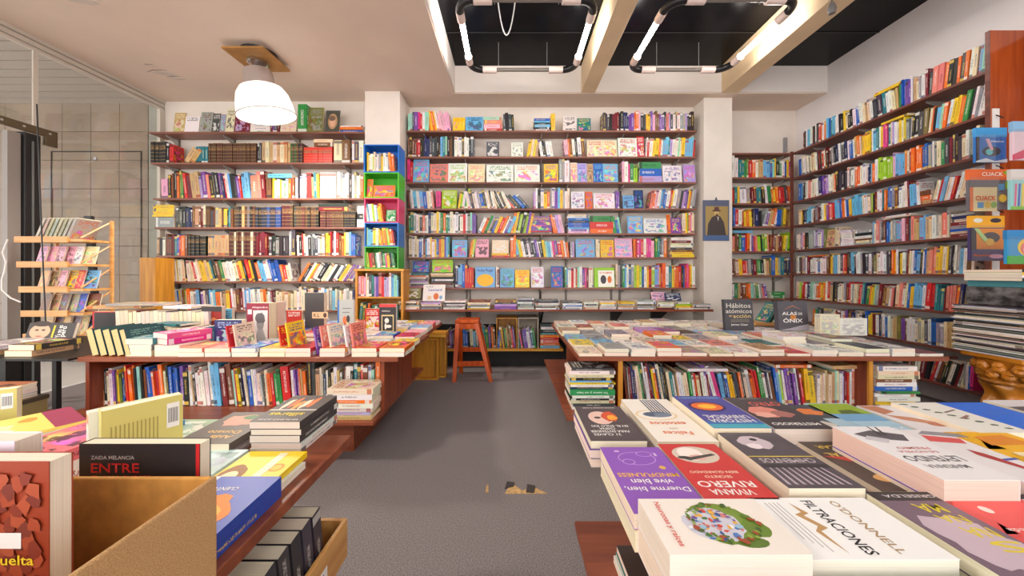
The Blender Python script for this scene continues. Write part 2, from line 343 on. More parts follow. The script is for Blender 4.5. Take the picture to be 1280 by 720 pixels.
# ------------------------------------------------------------------ lamps
def rect_path(x0, y0, x1, y1, r):
    def arc(cx, cy, a0): return [(cx + r * math.cos(math.radians(a0 + k * 15)), cy + r * math.sin(math.radians(a0 + k * 15))) for k in range(7)]
    return [arc(x1 - r, y1 - r, 0), arc(x0 + r, y1 - r, 90), arc(x0 + r, y0 + r, 180), arc(x1 - r, y0 + r, 270)]
def tube_light(x0, y0, x1, y1, z, label):
    t = thing('tube_light', label, 'ceiling light', ((x0 + x1) / 2, (y0 + y1) / 2, z), 'square fluorescent tube frames in the ceiling recess')
    arcs = rect_path(x0, y0, x1, y1, .13)
    for a in arcs: B().tube([(p[0], p[1], z) for p in a], .034, 12).build('elbow', M_BLKM, t, smooth=True)
    for i in range(4):
        a = Vector((*arcs[i][-1], z)); b = Vector((*arcs[(i + 1) % 4][0], z)); L = (b - a).length
        lit = i in (1, 3)
        s = .11 if lit else .15; d = (b - a).normalized()
        for (p, q) in ((a, a + d * s), (b - d * s, b)): B().tube([p, q], .037, 14).build('sleeve', plain('pinkish_sleeve', (225, 205, 196), .4), t, smooth=True)
        tb = B().tube([a + d * s, b - d * s], .024 if lit else .02, 12).build('tube', M_TUBE if lit else M_DTUBE, t, smooth=True)
    for (x, y) in ((x0 + .3, y0 + .05), (x1 - .3, y0 + .05), (x0 + .3, y1), (x1 - .3, y1)):
        B().tube([(x, y, z), (x, y, CH2)], .0025, 5).build('suspension_wire', M_STEEL, t)
tube_light(-.43, 2.86, .70, 3.85, 3.36, 'square frame of glowing tubes left of the ceiling beam')
tube_light(1.30, 2.86, 2.36, 3.85, 3.36, 'square frame of glowing tubes right of the ceiling beam')
tube_light(-.43, .3, .70, 1.3, 3.36, 'added square frame of glowing tubes overhead left, out of view')  # added fixture, unseen above the viewer, for more room light
tube_light(1.30, .3, 2.36, 1.3, 3.36, 'added square frame of glowing tubes overhead right, out of view')  # its unseen twin, likewise added for more room light
cb = [(wx(622, 3.3) + .0 + .17 * (k / 10), 3.2, 3.66 - .36 * (1 - (2 * k / 10 - 1) ** 2)) for k in range(11)]
tag(B().tube(cb, .006, 6).build('hanging_cable', M_WHITE, smooth=True), 'loop of white cable hanging from the black ceiling', 'cable')
sp = thing('cable_plug', 'small grey plug dangling on a wire below the right beam', 'plug', (2.62, 2.75, 3.2))
xx = wx(1040, 2.75)
B().tube([(xx, 2.75, CH2), (xx, 2.75, 3.26)], .004, 6).build('wire', M_BLKM, sp)
B().lathe([(.001, 0), (.022, .005), (.03, .04), (.018, .08), (.006, .1)], 12, (xx, 2.75, 3.16)).build('plug_body', plain('grey_plug', (110, 105, 104), .5), sp, smooth=True)
def bell_lamp(X, Y, label):
    t = thing('bell_lamp', label, 'pendant lamp', (X, Y, CH), 'bell lamps on the plaster ceiling')
    pr = Matrix.Rotation(math.radians(0), 4, 'Z')
    B().lathe([(.001, CH), (.16, CH), (.15, CH - .05), (.001, CH - .05)], 24, (X + .02, Y, 0)).build('ceiling_box', M_BLKM, t, smooth=True)
    pl = B(); h = .2
    pl.hexa([(X - h, Y - h, CH - .068), (X + h, Y - h, CH - .068), (X + h, Y + h, CH - .068), (X - h, Y + h, CH - .068)],
            [(X - h, Y - h, CH - .05), (X + h, Y - h, CH - .05), (X + h, Y + h, CH - .05), (X - h, Y + h, CH - .05)])
    pl.build('mounting_plate', plain('tan_plate', (178, 128, 66), .5, noise=.12, scale=12), t)
    B().lathe([(.001, 0), (.085, -.0), (.09, -.03), (.05, -.055), (.018, -.06), (.018, -.13)], 24, (X - .0, Y, CH - .068)).build('rose', M_CHROME, t, smooth=True)
    R = Matrix.Rotation(math.radians(-9), 4, 'Y') @ Matrix.Rotation(math.radians(6), 4, 'X'); c = (X, Y, CH - .17)
    B().lathe([(.001, 0), (.12, 0), (.128, -.02), (.128, -.13), (.14, -.16)], 30, c, R).build('neck', plain('brushed_neck', (188, 176, 172), .3, metal=.5), t, smooth=True)
    sh = B().lathe([(.13, -.15), (.19, -.18), (.225, -.24), (.245, -.33), (.255, -.42), (.262, -.44), (.255, -.44), (.24, -.33), (.215, -.24), (.18, -.19), (.12, -.16)], 40, c, R).build('lamp_shade', plain('glowing_opal_shade', (255, 253, 250), .3, emit=(255, 250, 244), estr=.36), t, smooth=True)
    B().lathe([(.256, -.436), (.266, -.438), (.266, -.446), (.256, -.446)], 40, c, R).build('rim', M_STEEL, sh, smooth=True)
    B().lathe([(.001, -.17), (.03, -.19), (.03, -.24), (.05, -.29), (.04, -.33), (.001, -.345)], 18, c, R).build('bulb', plain('bulb', (255, 255, 255), .3, emit=(255, 240, 220), estr=12), t, smooth=True)
    l = bpy.data.lights.new('bulb_light', 'SPOT'); l.energy = BULB; l.color = (1, .9, .78); l.shadow_soft_size = .12; l.spot_size = math.radians(150); l.spot_blend = .6
    lo = bpy.data.objects.new('bulb_light', l); COL.objects.link(lo); lo.location = (X - .06, Y, CH - .62); lo.parent = t; lo.matrix_parent_inverse = PW[t.name].inverted()
bell_lamp(-2.53, 3.52, 'white bell lamp glowing below a square tan ceiling plate')
bell_lamp(-2.53, 0.9, 'added white bell lamp above the near left table, out of view')  # unseen second pendant added for light, repeats the visible one
# ------------------------------------------------------------------ books
PAL = {'r': ('red', (208, 40, 42)), 'q': ('maroon', (122, 30, 42)), 'o': ('orange', (236, 112, 32)), 'y': ('yellow', (240, 200, 44)),
       'g': ('green', (54, 142, 76)), 'l': ('lime', (160, 204, 44)), 't': ('teal', (38, 126, 132)), 'b': ('blue', (36, 96, 188)),
       'c': ('sky blue', (112, 182, 226)), 'n': ('navy', (36, 48, 96)), 'p': ('purple', (122, 78, 168)), 'm': ('magenta', (226, 62, 142)),
       'k': ('black', (34, 34, 36)), 'd': ('charcoal', (72, 72, 78)), 'a': ('grey', (156, 156, 158)), 'w': ('white', (236, 233, 229)),
       'e': ('cream', (232, 216, 184)), 'i': ('tan', (204, 168, 118)), 'u': ('brown', (122, 72, 44)), 'v': ('olive', (122, 122, 62)),
       's': ('salmon', (232, 132, 116)), 'j': ('pink', (240, 176, 202)), 'h': ('lilac', (186, 162, 216)), 'z': ('mint', (152, 214, 192))}
def jit(rgb, r=9): return tuple(min(255, max(0, v + rng.uniform(-r, r))) for v in rgb)
def ORD(n): return '%d%s' % (n, 'th' if 10 <= n % 100 <= 20 else {1: 'st', 2: 'nd', 3: 'rd'}.get(n % 10, 'th'))
BOOKS = []
def inkfor(code):
    if code in 'weiyzjch': return rng.choice([(40, 40, 44), (170, 40, 40), (40, 70, 140), (60, 60, 66), (200, 90, 30)])
    return rng.choice([(240, 238, 232), (240, 238, 232), (235, 200, 90), (30, 30, 34)])
def book(M, t, d, h, code, label, kind='book', style='print', group='books', ink=None, rgb=None, hard=False, art=None, pages=None, base=None):
    c = rgb or jit(PAL[code][1])
    if style == 'gilt' and not rgb and code not in 'rie': c = tuple(.72 * v + .1 * (sum(c) / 3 - v) for v in c)
    i = ink or inkfor(code)
    BOOKS.append(dict(M=M, t=t, d=d, h=h, col=c, ink=i, seed=rng.random(), label=label, kind=kind, style=style, group=group, hard=hard, art=art, pages=pages or jit((240, 227, 207), 7)))
    return BOOKS[-1]
def book_geo(b):
    """cover: a U of boards and spine; pages: block inside. local x thickness, y from spine to fore-edge, z height"""
    t, d, h = b['t'], b['d'], b['h']; e = min(.0016 if b['hard'] else .0008, t * .2); s = .003 if b['hard'] else .0008
    ol = [(0, d), (0, 0), (t, 0), (t, d), (t - e, d), (t - e, e), (e, e), (e, d)]
    v = [(x, y, 0) for x, y in ol] + [(x, y, h) for x, y in ol]
    sm = 3 if b['style'] == 'gilt' else (4 if b['style'] == 'plain' else 0); cm = 4 if b['style'] in ('plain', 'gilt') else 1
    fs = []                                            # (indices, uv, material)
    def q(i, uv, m): fs.append((i, uv, m))
    q((1, 2, 10, 9), ((0, 0), (1, 0), (1, 1), (0, 1)), sm)                 # spine
    q((2, 3, 11, 10), ((0, 0), (1, 0), (1, 1), (0, 1)), cm)               # front cover
    q((0, 1, 9, 8), ((0, 0), (1, 0), (1, 1), (0, 1)), cm)                 # back cover
    z4 = ((0, 0),) * 4
    for a, c in ((3, 4), (4, 5), (5, 6), (6, 7), (7, 0)): q((a, c, c + 8, a + 8), z4, 4)
    for (a, c, dd, ee) in ((0, 7, 6, 1), (1, 6, 5, 2), (2, 5, 4, 3)):
        q((a, c, dd, ee), z4, 4); q((ee + 8, dd + 8, c + 8, a + 8), z4, 4)
    x0, x1, y0, y1, z0, z1 = e, t - e, e, d - s, s, h - s
    pv = [(x0, y0, z0), (x1, y0, z0), (x1, y1, z0), (x0, y1, z0), (x0, y0, z1), (x1, y0, z1), (x1, y1, z1), (x0, y1, z1)]
    pf = [((0, 3, 2, 1), ((0, 0), (0, 1), (1, 1), (1, 0)), 2), ((4, 5, 6, 7), ((0, 0), (1, 0), (1, 1), (0, 1)), 2), ((2, 3, 7, 6), ((1, 0), (0, 0), (0, 1), (1, 1)), 2),
          ((1, 2, 6, 5), z4, 2), ((3, 0, 4, 7), z4, 2)]
    return v, fs, pv, pf
def mesh_from(name, V, FS, cols, inks):
    """FS: list of (idx, uv, mat); cols/inks per face"""
    me = bpy.data.meshes.new(name); me.from_pydata(V, [], [f[0] for f in FS])
    for m in BM: me.materials.append(m)
    me.polygons.foreach_set('material_index', [f[2] for f in FS])
    uv = me.uv_layers.new(name='UVMap'); flat = [c for f in FS for p in f[1] for c in p]; uv.data.foreach_set('uv', flat)
    ca = me.color_attributes.new('Col', 'FLOAT_COLOR', 'CORNER'); ia = me.color_attributes.new('Ink', 'FLOAT_COLOR', 'CORNER')
    ca.data.foreach_set('color', np.repeat(np.array(cols, 'f'), 4, 0).ravel()); ia.data.foreach_set('color', np.repeat(np.array(inks, 'f'), 4, 0).ravel())
    return me
def face_cols(b, fs, pages=False):
    c = (*L3(b['pages'] if pages else b['col']), 1); i = (*L3(b['ink']), b['seed'])
    return [c] * len(fs), [i] * len(fs)
# ---- print laid on covers: text and flat shapes, coordinates u (spine to fore-edge) and v (foot to head)
TXT = bpy.data.curves.new('lettering', 'FONT')
def text_mesh(body, width, height, M, spacing=1.0, bold=0.0):
    cu = TXT; cu.body = body; cu.size = 1; cu.align_x = 'LEFT'; cu.space_line = .9; cu.space_character = spacing; cu.resolution_u = 2; cu.offset = bold
    ob = bpy.data.objects.new('tmp', cu); me = bpy.data.meshes.new_from_object(ob); bpy.data.objects.remove(ob)
    n = len(me.vertices)
    if not n: return me
    a = np.empty(n * 3, 'f'); me.vertices.foreach_get('co', a); a = a.reshape(-1, 3)
    lo = a.min(0); hi = a.max(0); sx = width / (hi[0] - lo[0]); sy = (height / (hi[1] - lo[1])) if height else sx
    a[:, 0] = (a[:, 0] - (lo[0] + hi[0]) / 2) * sx; a[:, 1] = (a[:, 1] - (lo[1] + hi[1]) / 2) * sy; a[:, 2] = 0
    me.vertices.foreach_set('co', a.ravel()); me.transform(M); me.update(); return me
def put_text(parent, name, body, width, height, M, rgb, bold=0.0):
    me = text_mesh(body, width, height, M, bold=bold); me.name = name; me.materials.clear(); me.materials.append(inkmat(rgb))
    o = bpy.data.objects.new(name, me); COL.objects.link(o); o.parent = parent; return o
def cover_frame(b, u, v, rot=0, lift=.0005):          # text frame on the front cover
    R = Matrix(((0, 0, 1), (1, 0, 0), (0, 1, 0))).to_4x4()
    return Matrix.Translation((b['t'] + lift, u * b['d'], v * b['h'])) @ R @ Matrix.Rotation(math.radians(rot), 4, 'Z')
def spine_frame(b, v, lift=.0005):                    # reads from foot to head
    R = Matrix(((0, -1, 0), (0, 0, -1), (1, 0, 0))).to_4x4()
    return Matrix.Translation((b['t'] / 2, -lift, v * b['h'])) @ R
def poly_on(b, parent, name, pts, rgb, lift=.0003):
    V = [(b['t'] + lift, u * b['d'], v * b['h']) for u, v in pts]
    me = bpy.data.meshes.new(name); me.from_pydata(V, [], [tuple(range(len(V)))]); me.materials.append(inkmat(rgb))
    o = bpy.data.objects.new(name, me); COL.objects.link(o); o.parent = parent; return o
def ell(u, v, ru, rv, n=22, wob=0.0, seed=0):
    r = random.Random(seed)
    return [(u + ru * math.cos(2 * math.pi * k / n) * (1 + wob * r.uniform(-1, 1)), v + rv * math.sin(2 * math.pi * k / n) * (1 + wob * r.uniform(-1, 1))) for k in range(n)]
def rect(u0, v0, u1, v1): return [(u0, v0), (u1, v0), (u1, v1), (u0, v1)]
def draw_art(b, cover):
    lift = .0003
    for a in b['art']:
        if a[0] == 'T':      # text: body, u, v, width(u), height(v or None), rgb, rot
            _, body, u, v, wd, ht, rgb = a[:7]; rot = a[7] if len(a) > 7 else 0
            vert = rot in (90, -90)
            put_text(cover, 'cover_lettering', body, wd * (b['h'] if vert else b['d']), ht * (b['d'] if vert else b['h']) if ht else None, cover_frame(b, u, v, rot, lift + .00008), rgb, bold=a[8] if len(a) > 8 else 0.012)
        elif a[0] == 'P': poly_on(b, cover, 'cover_picture', a[1], a[2], lift)
        elif a[0] == 'S': put_text(cover, 'spine_lettering', a[1], a[2] * b['h'], a[3] * b['t'], spine_frame(b, a[4] if len(a) > 4 and not isinstance(a[4], tuple) else .5), a[-1], bold=.012)
        lift += .00002
def visible_areas():
    """coarse z-buffer at half size, so that the books that show largest become things of their own"""
    Wd, Hd = 640, 360; sc = .5
    zb = np.full((Hd, Wd), 1e9, 'f'); ib = np.full((Hd, Wd), -1, 'i')
    QF = [(0, 3, 2, 1), (4, 5, 6, 7), (0, 1, 5, 4), (1, 2, 6, 5), (2, 3, 7, 6), (3, 0, 4, 7)]
    def raster(C, idx):
        C = np.asarray(C, 'f')
        if C[:, 1].max() < .12: return
        Y = np.maximum(C[:, 1], .12); X = C[:, 0]; Z = C[:, 2]
        px = (CX + F * X / Y) * sc; py = (CY - F * (Z - EYE) / Y) * sc
        if px.max() < 0 or px.min() > Wd or py.max() < 0 or py.min() > Hd: return
        for f in QF:
            p = C[list(f)]; n = np.cross(p[1] - p[0], p[3] - p[0]); D = float(n @ (p[0] - np.array([0, 0, EYE], 'f')))
            if D >= 0: continue
            fx = px[list(f)]; fy = py[list(f)]
            x0, x1 = int(max(0, math.floor(fx.min()))), int(min(Wd - 1, math.ceil(fx.max()))); y0, y1 = int(max(0, math.floor(fy.min()))), int(min(Hd - 1, math.ceil(fy.max())))
            if x1 < x0 or y1 < y0: continue
            gx, gy = np.meshgrid(np.arange(x0, x1 + 1) + .5, np.arange(y0, y1 + 1) + .5)
            ins = None
            for s in (1, -1):
                m = np.ones(gx.shape, bool)
                for k in range(4):
                    a, c = k, (k + 1) % 4
                    m &= s * ((fx[c] - fx[a]) * (gy - fy[a]) - (fy[c] - fy[a]) * (gx - fx[a])) >= 0
                ins = m if ins is None else ins | m
            dn = n[0] * (gx / sc - CX) / F + n[1] + n[2] * (CY - gy / sc) / F
            with np.errstate(divide='ignore', invalid='ignore'): yy = np.where(np.abs(dn) > 1e-9, D / dn, 1e9)
            zs = zb[y0:y1 + 1, x0:x1 + 1]; m = ins & (yy < zs) & (yy > .1)
            zs[m] = yy[m]; ib[y0:y1 + 1, x0:x1 + 1][m] = idx
    for (x0, y0, z0, x1, y1, z1) in OCC:
        raster([(x0, y0, z0), (x1, y0, z0), (x1, y1, z0), (x0, y1, z0), (x0, y0, z1), (x1, y0, z1), (x1, y1, z1), (x0, y1, z1)], -2)
    for k, b in enumerate(BOOKS):
        t, d, h = b['t'], b['d'], b['h']
        raster([b['M'] @ Vector(p) for p in ((0, 0, 0), (t, 0, 0), (t, d, 0), (0, d, 0), (0, 0, h), (t, 0, h), (t, d, h), (0, d, h))], k)
    return np.bincount(ib[ib >= 0], minlength=len(BOOKS)) * 4
def emit_books(limit=300):
    area = visible_areas()
    kinds = {}
    for k, b in enumerate(BOOKS): kinds.setdefault(b['kind'], []).append(k)
    rest = []; seen = {}
    for kd, ids in kinds.items():
        ids.sort(key=lambda k: (BOOKS[k]['art'] is None, -area[k]))
        single = [k for k in ids[:limit] if area[k] > 6 or BOOKS[k]['art']]
        rest += [k for k in ids if k not in set(single)]
        for k in single:
            b = BOOKS[k]; v, fs, pv, pf = book_geo(b)
            seen.setdefault(b['label'], []).append(k)
            if area[k] < 110 and not b['art']:
                n = len(v); c1, i1 = face_cols(b, fs); c2, i2 = face_cols(b, pf, True)
                me = mesh_from(b['kind'], v + pv, fs + [(tuple(i + n for i in f[0]), f[1], f[2]) for f in pf], c1 + c2, i1 + i2)
                o = bpy.data.objects.new(b['kind'], me); COL.objects.link(o); o.matrix_world = b['M']
            else:
                o = bpy.data.objects.new(b['kind'], None); COL.objects.link(o); o.matrix_world = b['M']; o.empty_display_size = .03
                co = bpy.data.objects.new('cover', mesh_from('cover', v, fs, *face_cols(b, fs))); COL.objects.link(co); co.parent = o
                pg = bpy.data.objects.new('page_block', mesh_from('page_block', pv, pf, *face_cols(b, pf, True))); COL.objects.link(pg); pg.parent = o
                if b['art']: draw_art(b, co)
            tag(o, b['label'], {'book': 'book', 'magazine': 'magazine', 'boxed_set': 'box'}.get(b['kind'], b['kind']), b['group'])
    for l in seen:
        if len(l.split()) > 16: print('LONG', l)
    dup = {l: len(k) for l, k in seen.items() if len(k) > 1}
    if dup: print('SHARED LABELS', dup)
    V = []; FS = []; C = []; I = []
    for k in rest:
        b = BOOKS[k]; v, fs, pv, pf = book_geo(b); n = len(V); M = b['M']
        V += [tuple(M @ Vector(p)) for p in v + pv]; m = n + len(v)
        FS += [(tuple(i + n for i in f[0]), f[1], f[2]) for f in fs] + [(tuple(i + m for i in f[0]), f[1], f[2]) for f in pf]
        c1, i1 = face_cols(b, fs); c2, i2 = face_cols(b, pf, True); C += c1 + c2; I += i1 + i2
    if V:
        o = bpy.data.objects.new('shelved_books', mesh_from('shelved_books', V, FS, C, I)); COL.objects.link(o)
        tag(o, 'hundreds of small closely packed books filling the wall shelves', 'books', None, 'stuff')
    print('BOOKS', len(BOOKS), 'rest', len(rest), {kd: len(i) for kd, i in kinds.items()})
# ---- placing
class Shelf:
    """a run of shelves: frame maps (s along, depth into shelf, up) to the world"""
    def __init__(s, conv, frame, scale, where, group): s.conv = conv; s.frame = frame; s.scale = scale; s.where = where; s.group = group
def colname(code): return PAL[code][0]
def thick(t): return 'slim ' if t < .014 else ('thick ' if t > .04 else '')
LEANN = {0: '', 1: 'left-leaning ', -1: 'right-leaning '}
def row(sh, k, z, segs, back=.02, dmax=.2, kdname=None):
    n = 0; nst = 0; base = sh.frame @ Matrix.Translation((0, 0, z)); where = '%s shelf of %s' % (ORD(k), sh.where)
    nstacks = sum(1 for s in segs if s[0] == 's')
    for sg in segs:
        kd, p0, p1 = sg[:3]; a, c = sh.conv(p0), sh.conv(p1); W_ = c - a
        if kd == 'u':
            _, _, _, cnt, hp, lean, cols = sg[:7]; style = sg[7] if len(sg) > 7 else 'print'
            cols = cols.replace(' ', ''); th = math.radians(lean); cs = math.cos(th)
            ws = [rng.uniform(.6, 1.5) for _ in range(cnt)]
            if style in ('gilt', 'set'): ws = [1] * cnt
            tot = sum(ws); x = a
            for i in range(cnt):
                pitch = ws[i] / tot * W_; code = cols[i % len(cols)] if len(cols) >= cnt else cols[int(i * len(cols) / cnt) % len(cols)] if style == 'seq' else rng.choice(cols)
                if style in ('gilt', 'set'): code = cols[int(i * len(cols) / cnt)]
                t = max(.004, pitch * cs - .0008); h = hp * sh.scale * (rng.uniform(.86, 1.06) if style not in ('gilt', 'set') else 1); d = min(dmax, rng.uniform(.62, .72) * h)
                an = th + (math.radians(rng.uniform(-1.2, 1.2)) if abs(lean) > 3 else 0)
                if an >= 0: px_, Rm = x, Matrix.Rotation(-an, 4, 'Y')
                else: px_, Rm = x + pitch, Matrix.Rotation(-an, 4, 'Y') @ Matrix.Translation((-t, 0, 0))
                n += 1
                nm = '%s%s%s book, %s from left on %s' % (thick(t), LEANN[(lean > 6) - (lean < -6)], colname(code), ORD(n), where)
                book(base @ Matrix.Translation((px_, back + rng.uniform(0, .012), 0)) @ Rm, t, d, h, code, nm, style='gilt' if style == 'gilt' else 'print', group=sh.group, hard=style == 'gilt', ink=(204, 170, 104) if style == 'gilt' else None)
                x += pitch
        elif kd == 's':      # stack lying: count, total height px, colours
            _, _, _, cnt, hp, cols = sg[:6]; kind = sg[6] if len(sg) > 6 else 'book'; z0 = sg[7] * sh.scale if len(sg) > 7 else 0
            nst += 1; hh = hp * sh.scale; ws = [rng.uniform(.7, 1.3) for _ in range(cnt)]; tot = sum(ws); zz = z0
            sname = {1: 'only stack' if nstacks == 1 else '1st stack'}.get(nst, '%s stack' % ORD(nst))
            for i in range(cnt):
                t = ws[i] / tot * hh; code = cols[i % len(cols)]; w = W_ * rng.uniform(.9, 1.0); dx = rng.uniform(0, W_ - w)
                M = base @ Matrix.Translation((a + dx + w, back + rng.uniform(0, .015), zz)) @ Matrix.Rotation(-math.pi / 2, 4, 'Y')
                book(M, t - .0005, min(dmax, w * .72), w, code, '%s %s, %s up in %s, %s' % (colname(code), kind.replace('_', ' '), ORD(i + 1), sname, where), kind=kind, group=sh.group)
                zz += t
        elif kd == 'f':      # face out: height px, code, ink code
            _, _, _, hp, code, ik = sg[:6]; art = sg[6] if len(sg) > 6 else None; z0 = sg[7] * sh.scale if len(sg) > 7 else 0
            n += 1; t = rng.uniform(.008, .016); tilt = math.radians(7)
            FM = Matrix(((0, 1, 0, 0), (-1, 0, 0, 0), (0, 0, 1, 0), (0, 0, 0, 1)))
            M = base @ Matrix.Translation((a, back + t + .002, z0)) @ Matrix.Rotation(-tilt, 4, 'X') @ FM
            book(M, t, W_ - .002, hp * sh.scale, code, '%s face-out book, %s from left on %s' % (colname(code), ORD(n), where), group=sh.group, ink=PAL[ik][1], style='plain' if art else 'print', art=art)
def lay(X, Y, z, w, h, t, rot, code, label, **kw):
    """book lying front cover up; rot 90: head towards the viewer, -90: head away; centre X,Y"""
    M = Matrix.Translation((X, Y, z)) @ Matrix.Rotation(math.radians(rot), 4, 'Z') @ Matrix.Rotation(-math.pi / 2, 4, 'Y') @ Matrix.Translation((0, -w / 2, -h / 2))
    return book(M, t, w, h, code, label, **kw)
def stand(X, Y, z, w, h, t, code, label, yaw=0, tilt=0, **kw):
    """book standing with its front cover towards the viewer; X,Y centre of its foot"""
    FM = Matrix(((0, 1, 0, 0), (-1, 0, 0, 0), (0, 0, 1, 0), (0, 0, 0, 1)))
    M = Matrix.Translation((X, Y, z)) @ Matrix.Rotation(math.radians(yaw), 4, 'Z') @ Matrix.Rotation(-math.radians(tilt), 4, 'X') @ FM @ Matrix.Translation((-t, -w / 2, 0))
    return book(M, t, w, h, code, label, **kw)
def spine_out(X, Y, z, t, d, h, code, label, lean=0, yaw=0, **kw):
    M = Matrix.Translation((X, Y, z)) @ Matrix.Rotation(math.radians(yaw), 4, 'Z') @ Matrix.Rotation(-math.radians(lean), 4, 'Y')
    return book(M, t, d, h, code, label, **kw)
# ------------------------------------------------------------------ wall shelving
def shelving(name, label, boards, Y0, Y1, brackets, wall_y, boardmat=None, th=.022):
    """boards: (x0, x1, z) tops; brackets: x positions"""
    xs = [b[0] for b in boards]; t = thing(name, label, 'shelving', (min(xs), Y0, min(b[2] for b in boards)))
    for (x0, x1, z) in boards:
        box('shelf_board', boardmat or M_SHELF, x0, Y0, z - th, x1, Y1, z, t, bevel=.002); occ(x0, Y0, z - th, x1, Y1, z)
        for bx in brackets:
            if x0 < bx < x1:
                B().prism([(Y1, z - th), (Y1, z - th - .07), (Y1 - .02, z - th - .07), (Y0 + .05, z - th - .012), (Y0 + .05, z - th)], 'yz', bx - .004, bx + .004).build('bracket', M_STEEL, t)
    zt = max(b[2] for b in boards); zb = min(b[2] for b in boards) - .25
    for bx in brackets: box('upright_rail', plain('dull_rail', (128, 120, 112), .5, metal=.3), bx - .012, wall_y - .022, max(0.02, zb), bx + .012, wall_y - .001, zt, t)
    return t
# ---- middle back wall
YM = 4.42; MB = [163, 195.5, 227.5, 260.5, 291.5, 321.5, 359.5]; MZ = [wz(y, YM) for y in MB]
mx0, mx1 = wx(508, YM), wx(871, YM)
mid = shelving('wall_shelving', 'long brown wall shelving in the middle of the back wall', [(mx0, mx1, z) for z in MZ], YM, 4.636, [wx(p, 4.6) for p in (533, 583, 676, 708, 776, 843)], YB)
sh = Shelf(lambda p: wx(p, YM + .02), Matrix.Translation((0, YM, 0)), YM / F, 'middle back shelving', 'books on the middle back shelving')
VIV = 'rmoyglbcptkwes'
row(sh, 1, MZ[0], [('u', 510, 536, 8, 25, 0, 'zzdpmrwz'), ('u', 537, 564, 10, 25, 9, 'oyoywjjjjj'), ('f', 566, 581, 18, 'y', 'o'), ('f', 582, 604, 19, 'c', 'n'), ('s', 604, 628, 4, 18, 'rjsz'), ('u', 630, 643, 4, 24, 3, 'dkdk'),
    ('s', 667, 688, 6, 16, 'wkckcb'), ('u', 689, 694, 1, 22, 0, 'y'), ('f', 704, 721, 20, 'w', 'k'), ('f', 722, 739, 17, 't', 'y'), ('u', 754, 868, 42, 24, 0, 'dddkqqqkknnnppoojkdyypjjuupppkshdwdwaahkkkuu')])
row(sh, 2, MZ[1], [('u', 510, 592, 30, 25, 0, 'ukuurrkknnndddkkctzkukwwwdwwkdd'), ('f', 608, 624, 20, 'd', 'w'), ('f', 639, 654, 19, 'w', 'a'), ('u', 658, 672, 5, 22, -9, 'yyeyi'), ('u', 676, 692, 5, 22, 8, 'wkdww'),
    ('u', 706, 732, 8, 23, 5, 'jjouwkwu'), ('f', 734, 754, 22, 'e', 'r'), ('f', 754, 772, 22, 'e', 'o'), ('f', 773, 797, 25, 'w', 'r'), ('f', 797, 806, 27, 'r', 'w'), ('u', 807, 868, 20, 24, -4, 'wrwyyowccthwwzeycccr')])
row(sh, 3, MZ[2], [('u', 509, 516, 2, 29, 0, 'mr'), ('f', 516, 536, 30, 'c', 'm'), ('f', 537, 560, 24, 's', 't'), ('f', 560, 584, 25, 'w', 'l'), ('f', 585, 606, 24, 'e', 's'), ('f', 608, 642, 23, 'w', 'g'), ('f', 643, 675, 23, 'w', 'o'), ('f', 680, 698, 24, 'y', 'p'),
    ('u', 699, 712, 3, 29, 0, 'aaw'), ('f', 713, 722, 26, 'e', 'o'), ('f', 722, 734, 25, 'h', 'b'), ('f', 734, 742, 24, 'i', 'u'), ('f', 742, 754, 25, 'b', 'c'), ('f', 754, 773, 24, 'c', 'o'), ('u', 778, 797, 5, 25, 0, 'jwmgl'), ('s', 799, 828, 3, 26, 'hbg', 'boxed_set'), ('f', 829, 853, 22, 'w', 'p'), ('f', 855, 870, 23, 'h', 'm')])
row(sh, 4, MZ[3], [('u', 511, 543, 10, 24, 6, 'uawcwcbews'), ('u', 545, 551, 1, 23, 0, 'm'), ('f', 552, 571, 24, 'l', 'w'), ('u', 572, 585, 5, 24, -8, 'ylwgl'), ('u', 585, 622, 13, 24, 12, 'wadewabdwekwe'), ('u', 624, 640, 6, 24, 26, 'ekwdew'), ('u', 642, 664, 5, 22, 42, 'sddbd'),
    ('u', 667, 712, 14, 25, 0, 'hwkwyoawpcyawe'), ('f', 714, 731, 22, 'w', 'p'), ('f', 732, 741, 22, 'o', 'b'), ('f', 742, 769, 20, 'w', 'r'), ('u', 770, 777, 3, 22, 0, 'ppk'), ('f', 779, 793, 17, 'c', 'n'), ('f', 793, 805, 24, 'n', 'b'), ('u', 812, 868, 20, 24, -9, 'sojwcbbwrywadhppyoaa')])
row(sh, 5, MZ[4], [('u', 509, 560, 18, 26, 0, 'ugtawedsawneeywgog'), ('u', 560, 590, 10, 26, 0, 'tewwkwrwaz'), ('u', 590, 595, 1, 25, 0, 'p'), ('u', 596, 637, 12, 23, -24, 'wogakbyrowpcyh'), ('u', 638, 663, 8, 27, -12, 'oyklklpy'), ('f', 664, 690, 19, 'p', 'y', None, 3), ('s', 663, 691, 2, 3, 'tr'),
    ('u', 692, 706, 4, 24, 12, 'oohj'), ('s', 709, 737, 9, 24, 'jpcbbnbwe'), ('s', 737, 767, 3, 22, 'org'), ('u', 767, 777, 3, 23, 10, 'gbz'), ('f', 785, 804, 22, 'c', 'y'), ('f', 805, 834, 19, 'w', 'b'), ('f', 834, 839, 24, 'o', 'u'), ('f', 839, 852, 20, 'p', 'y'), ('u', 853, 868, 6, 26, 0, 'eygoje')])
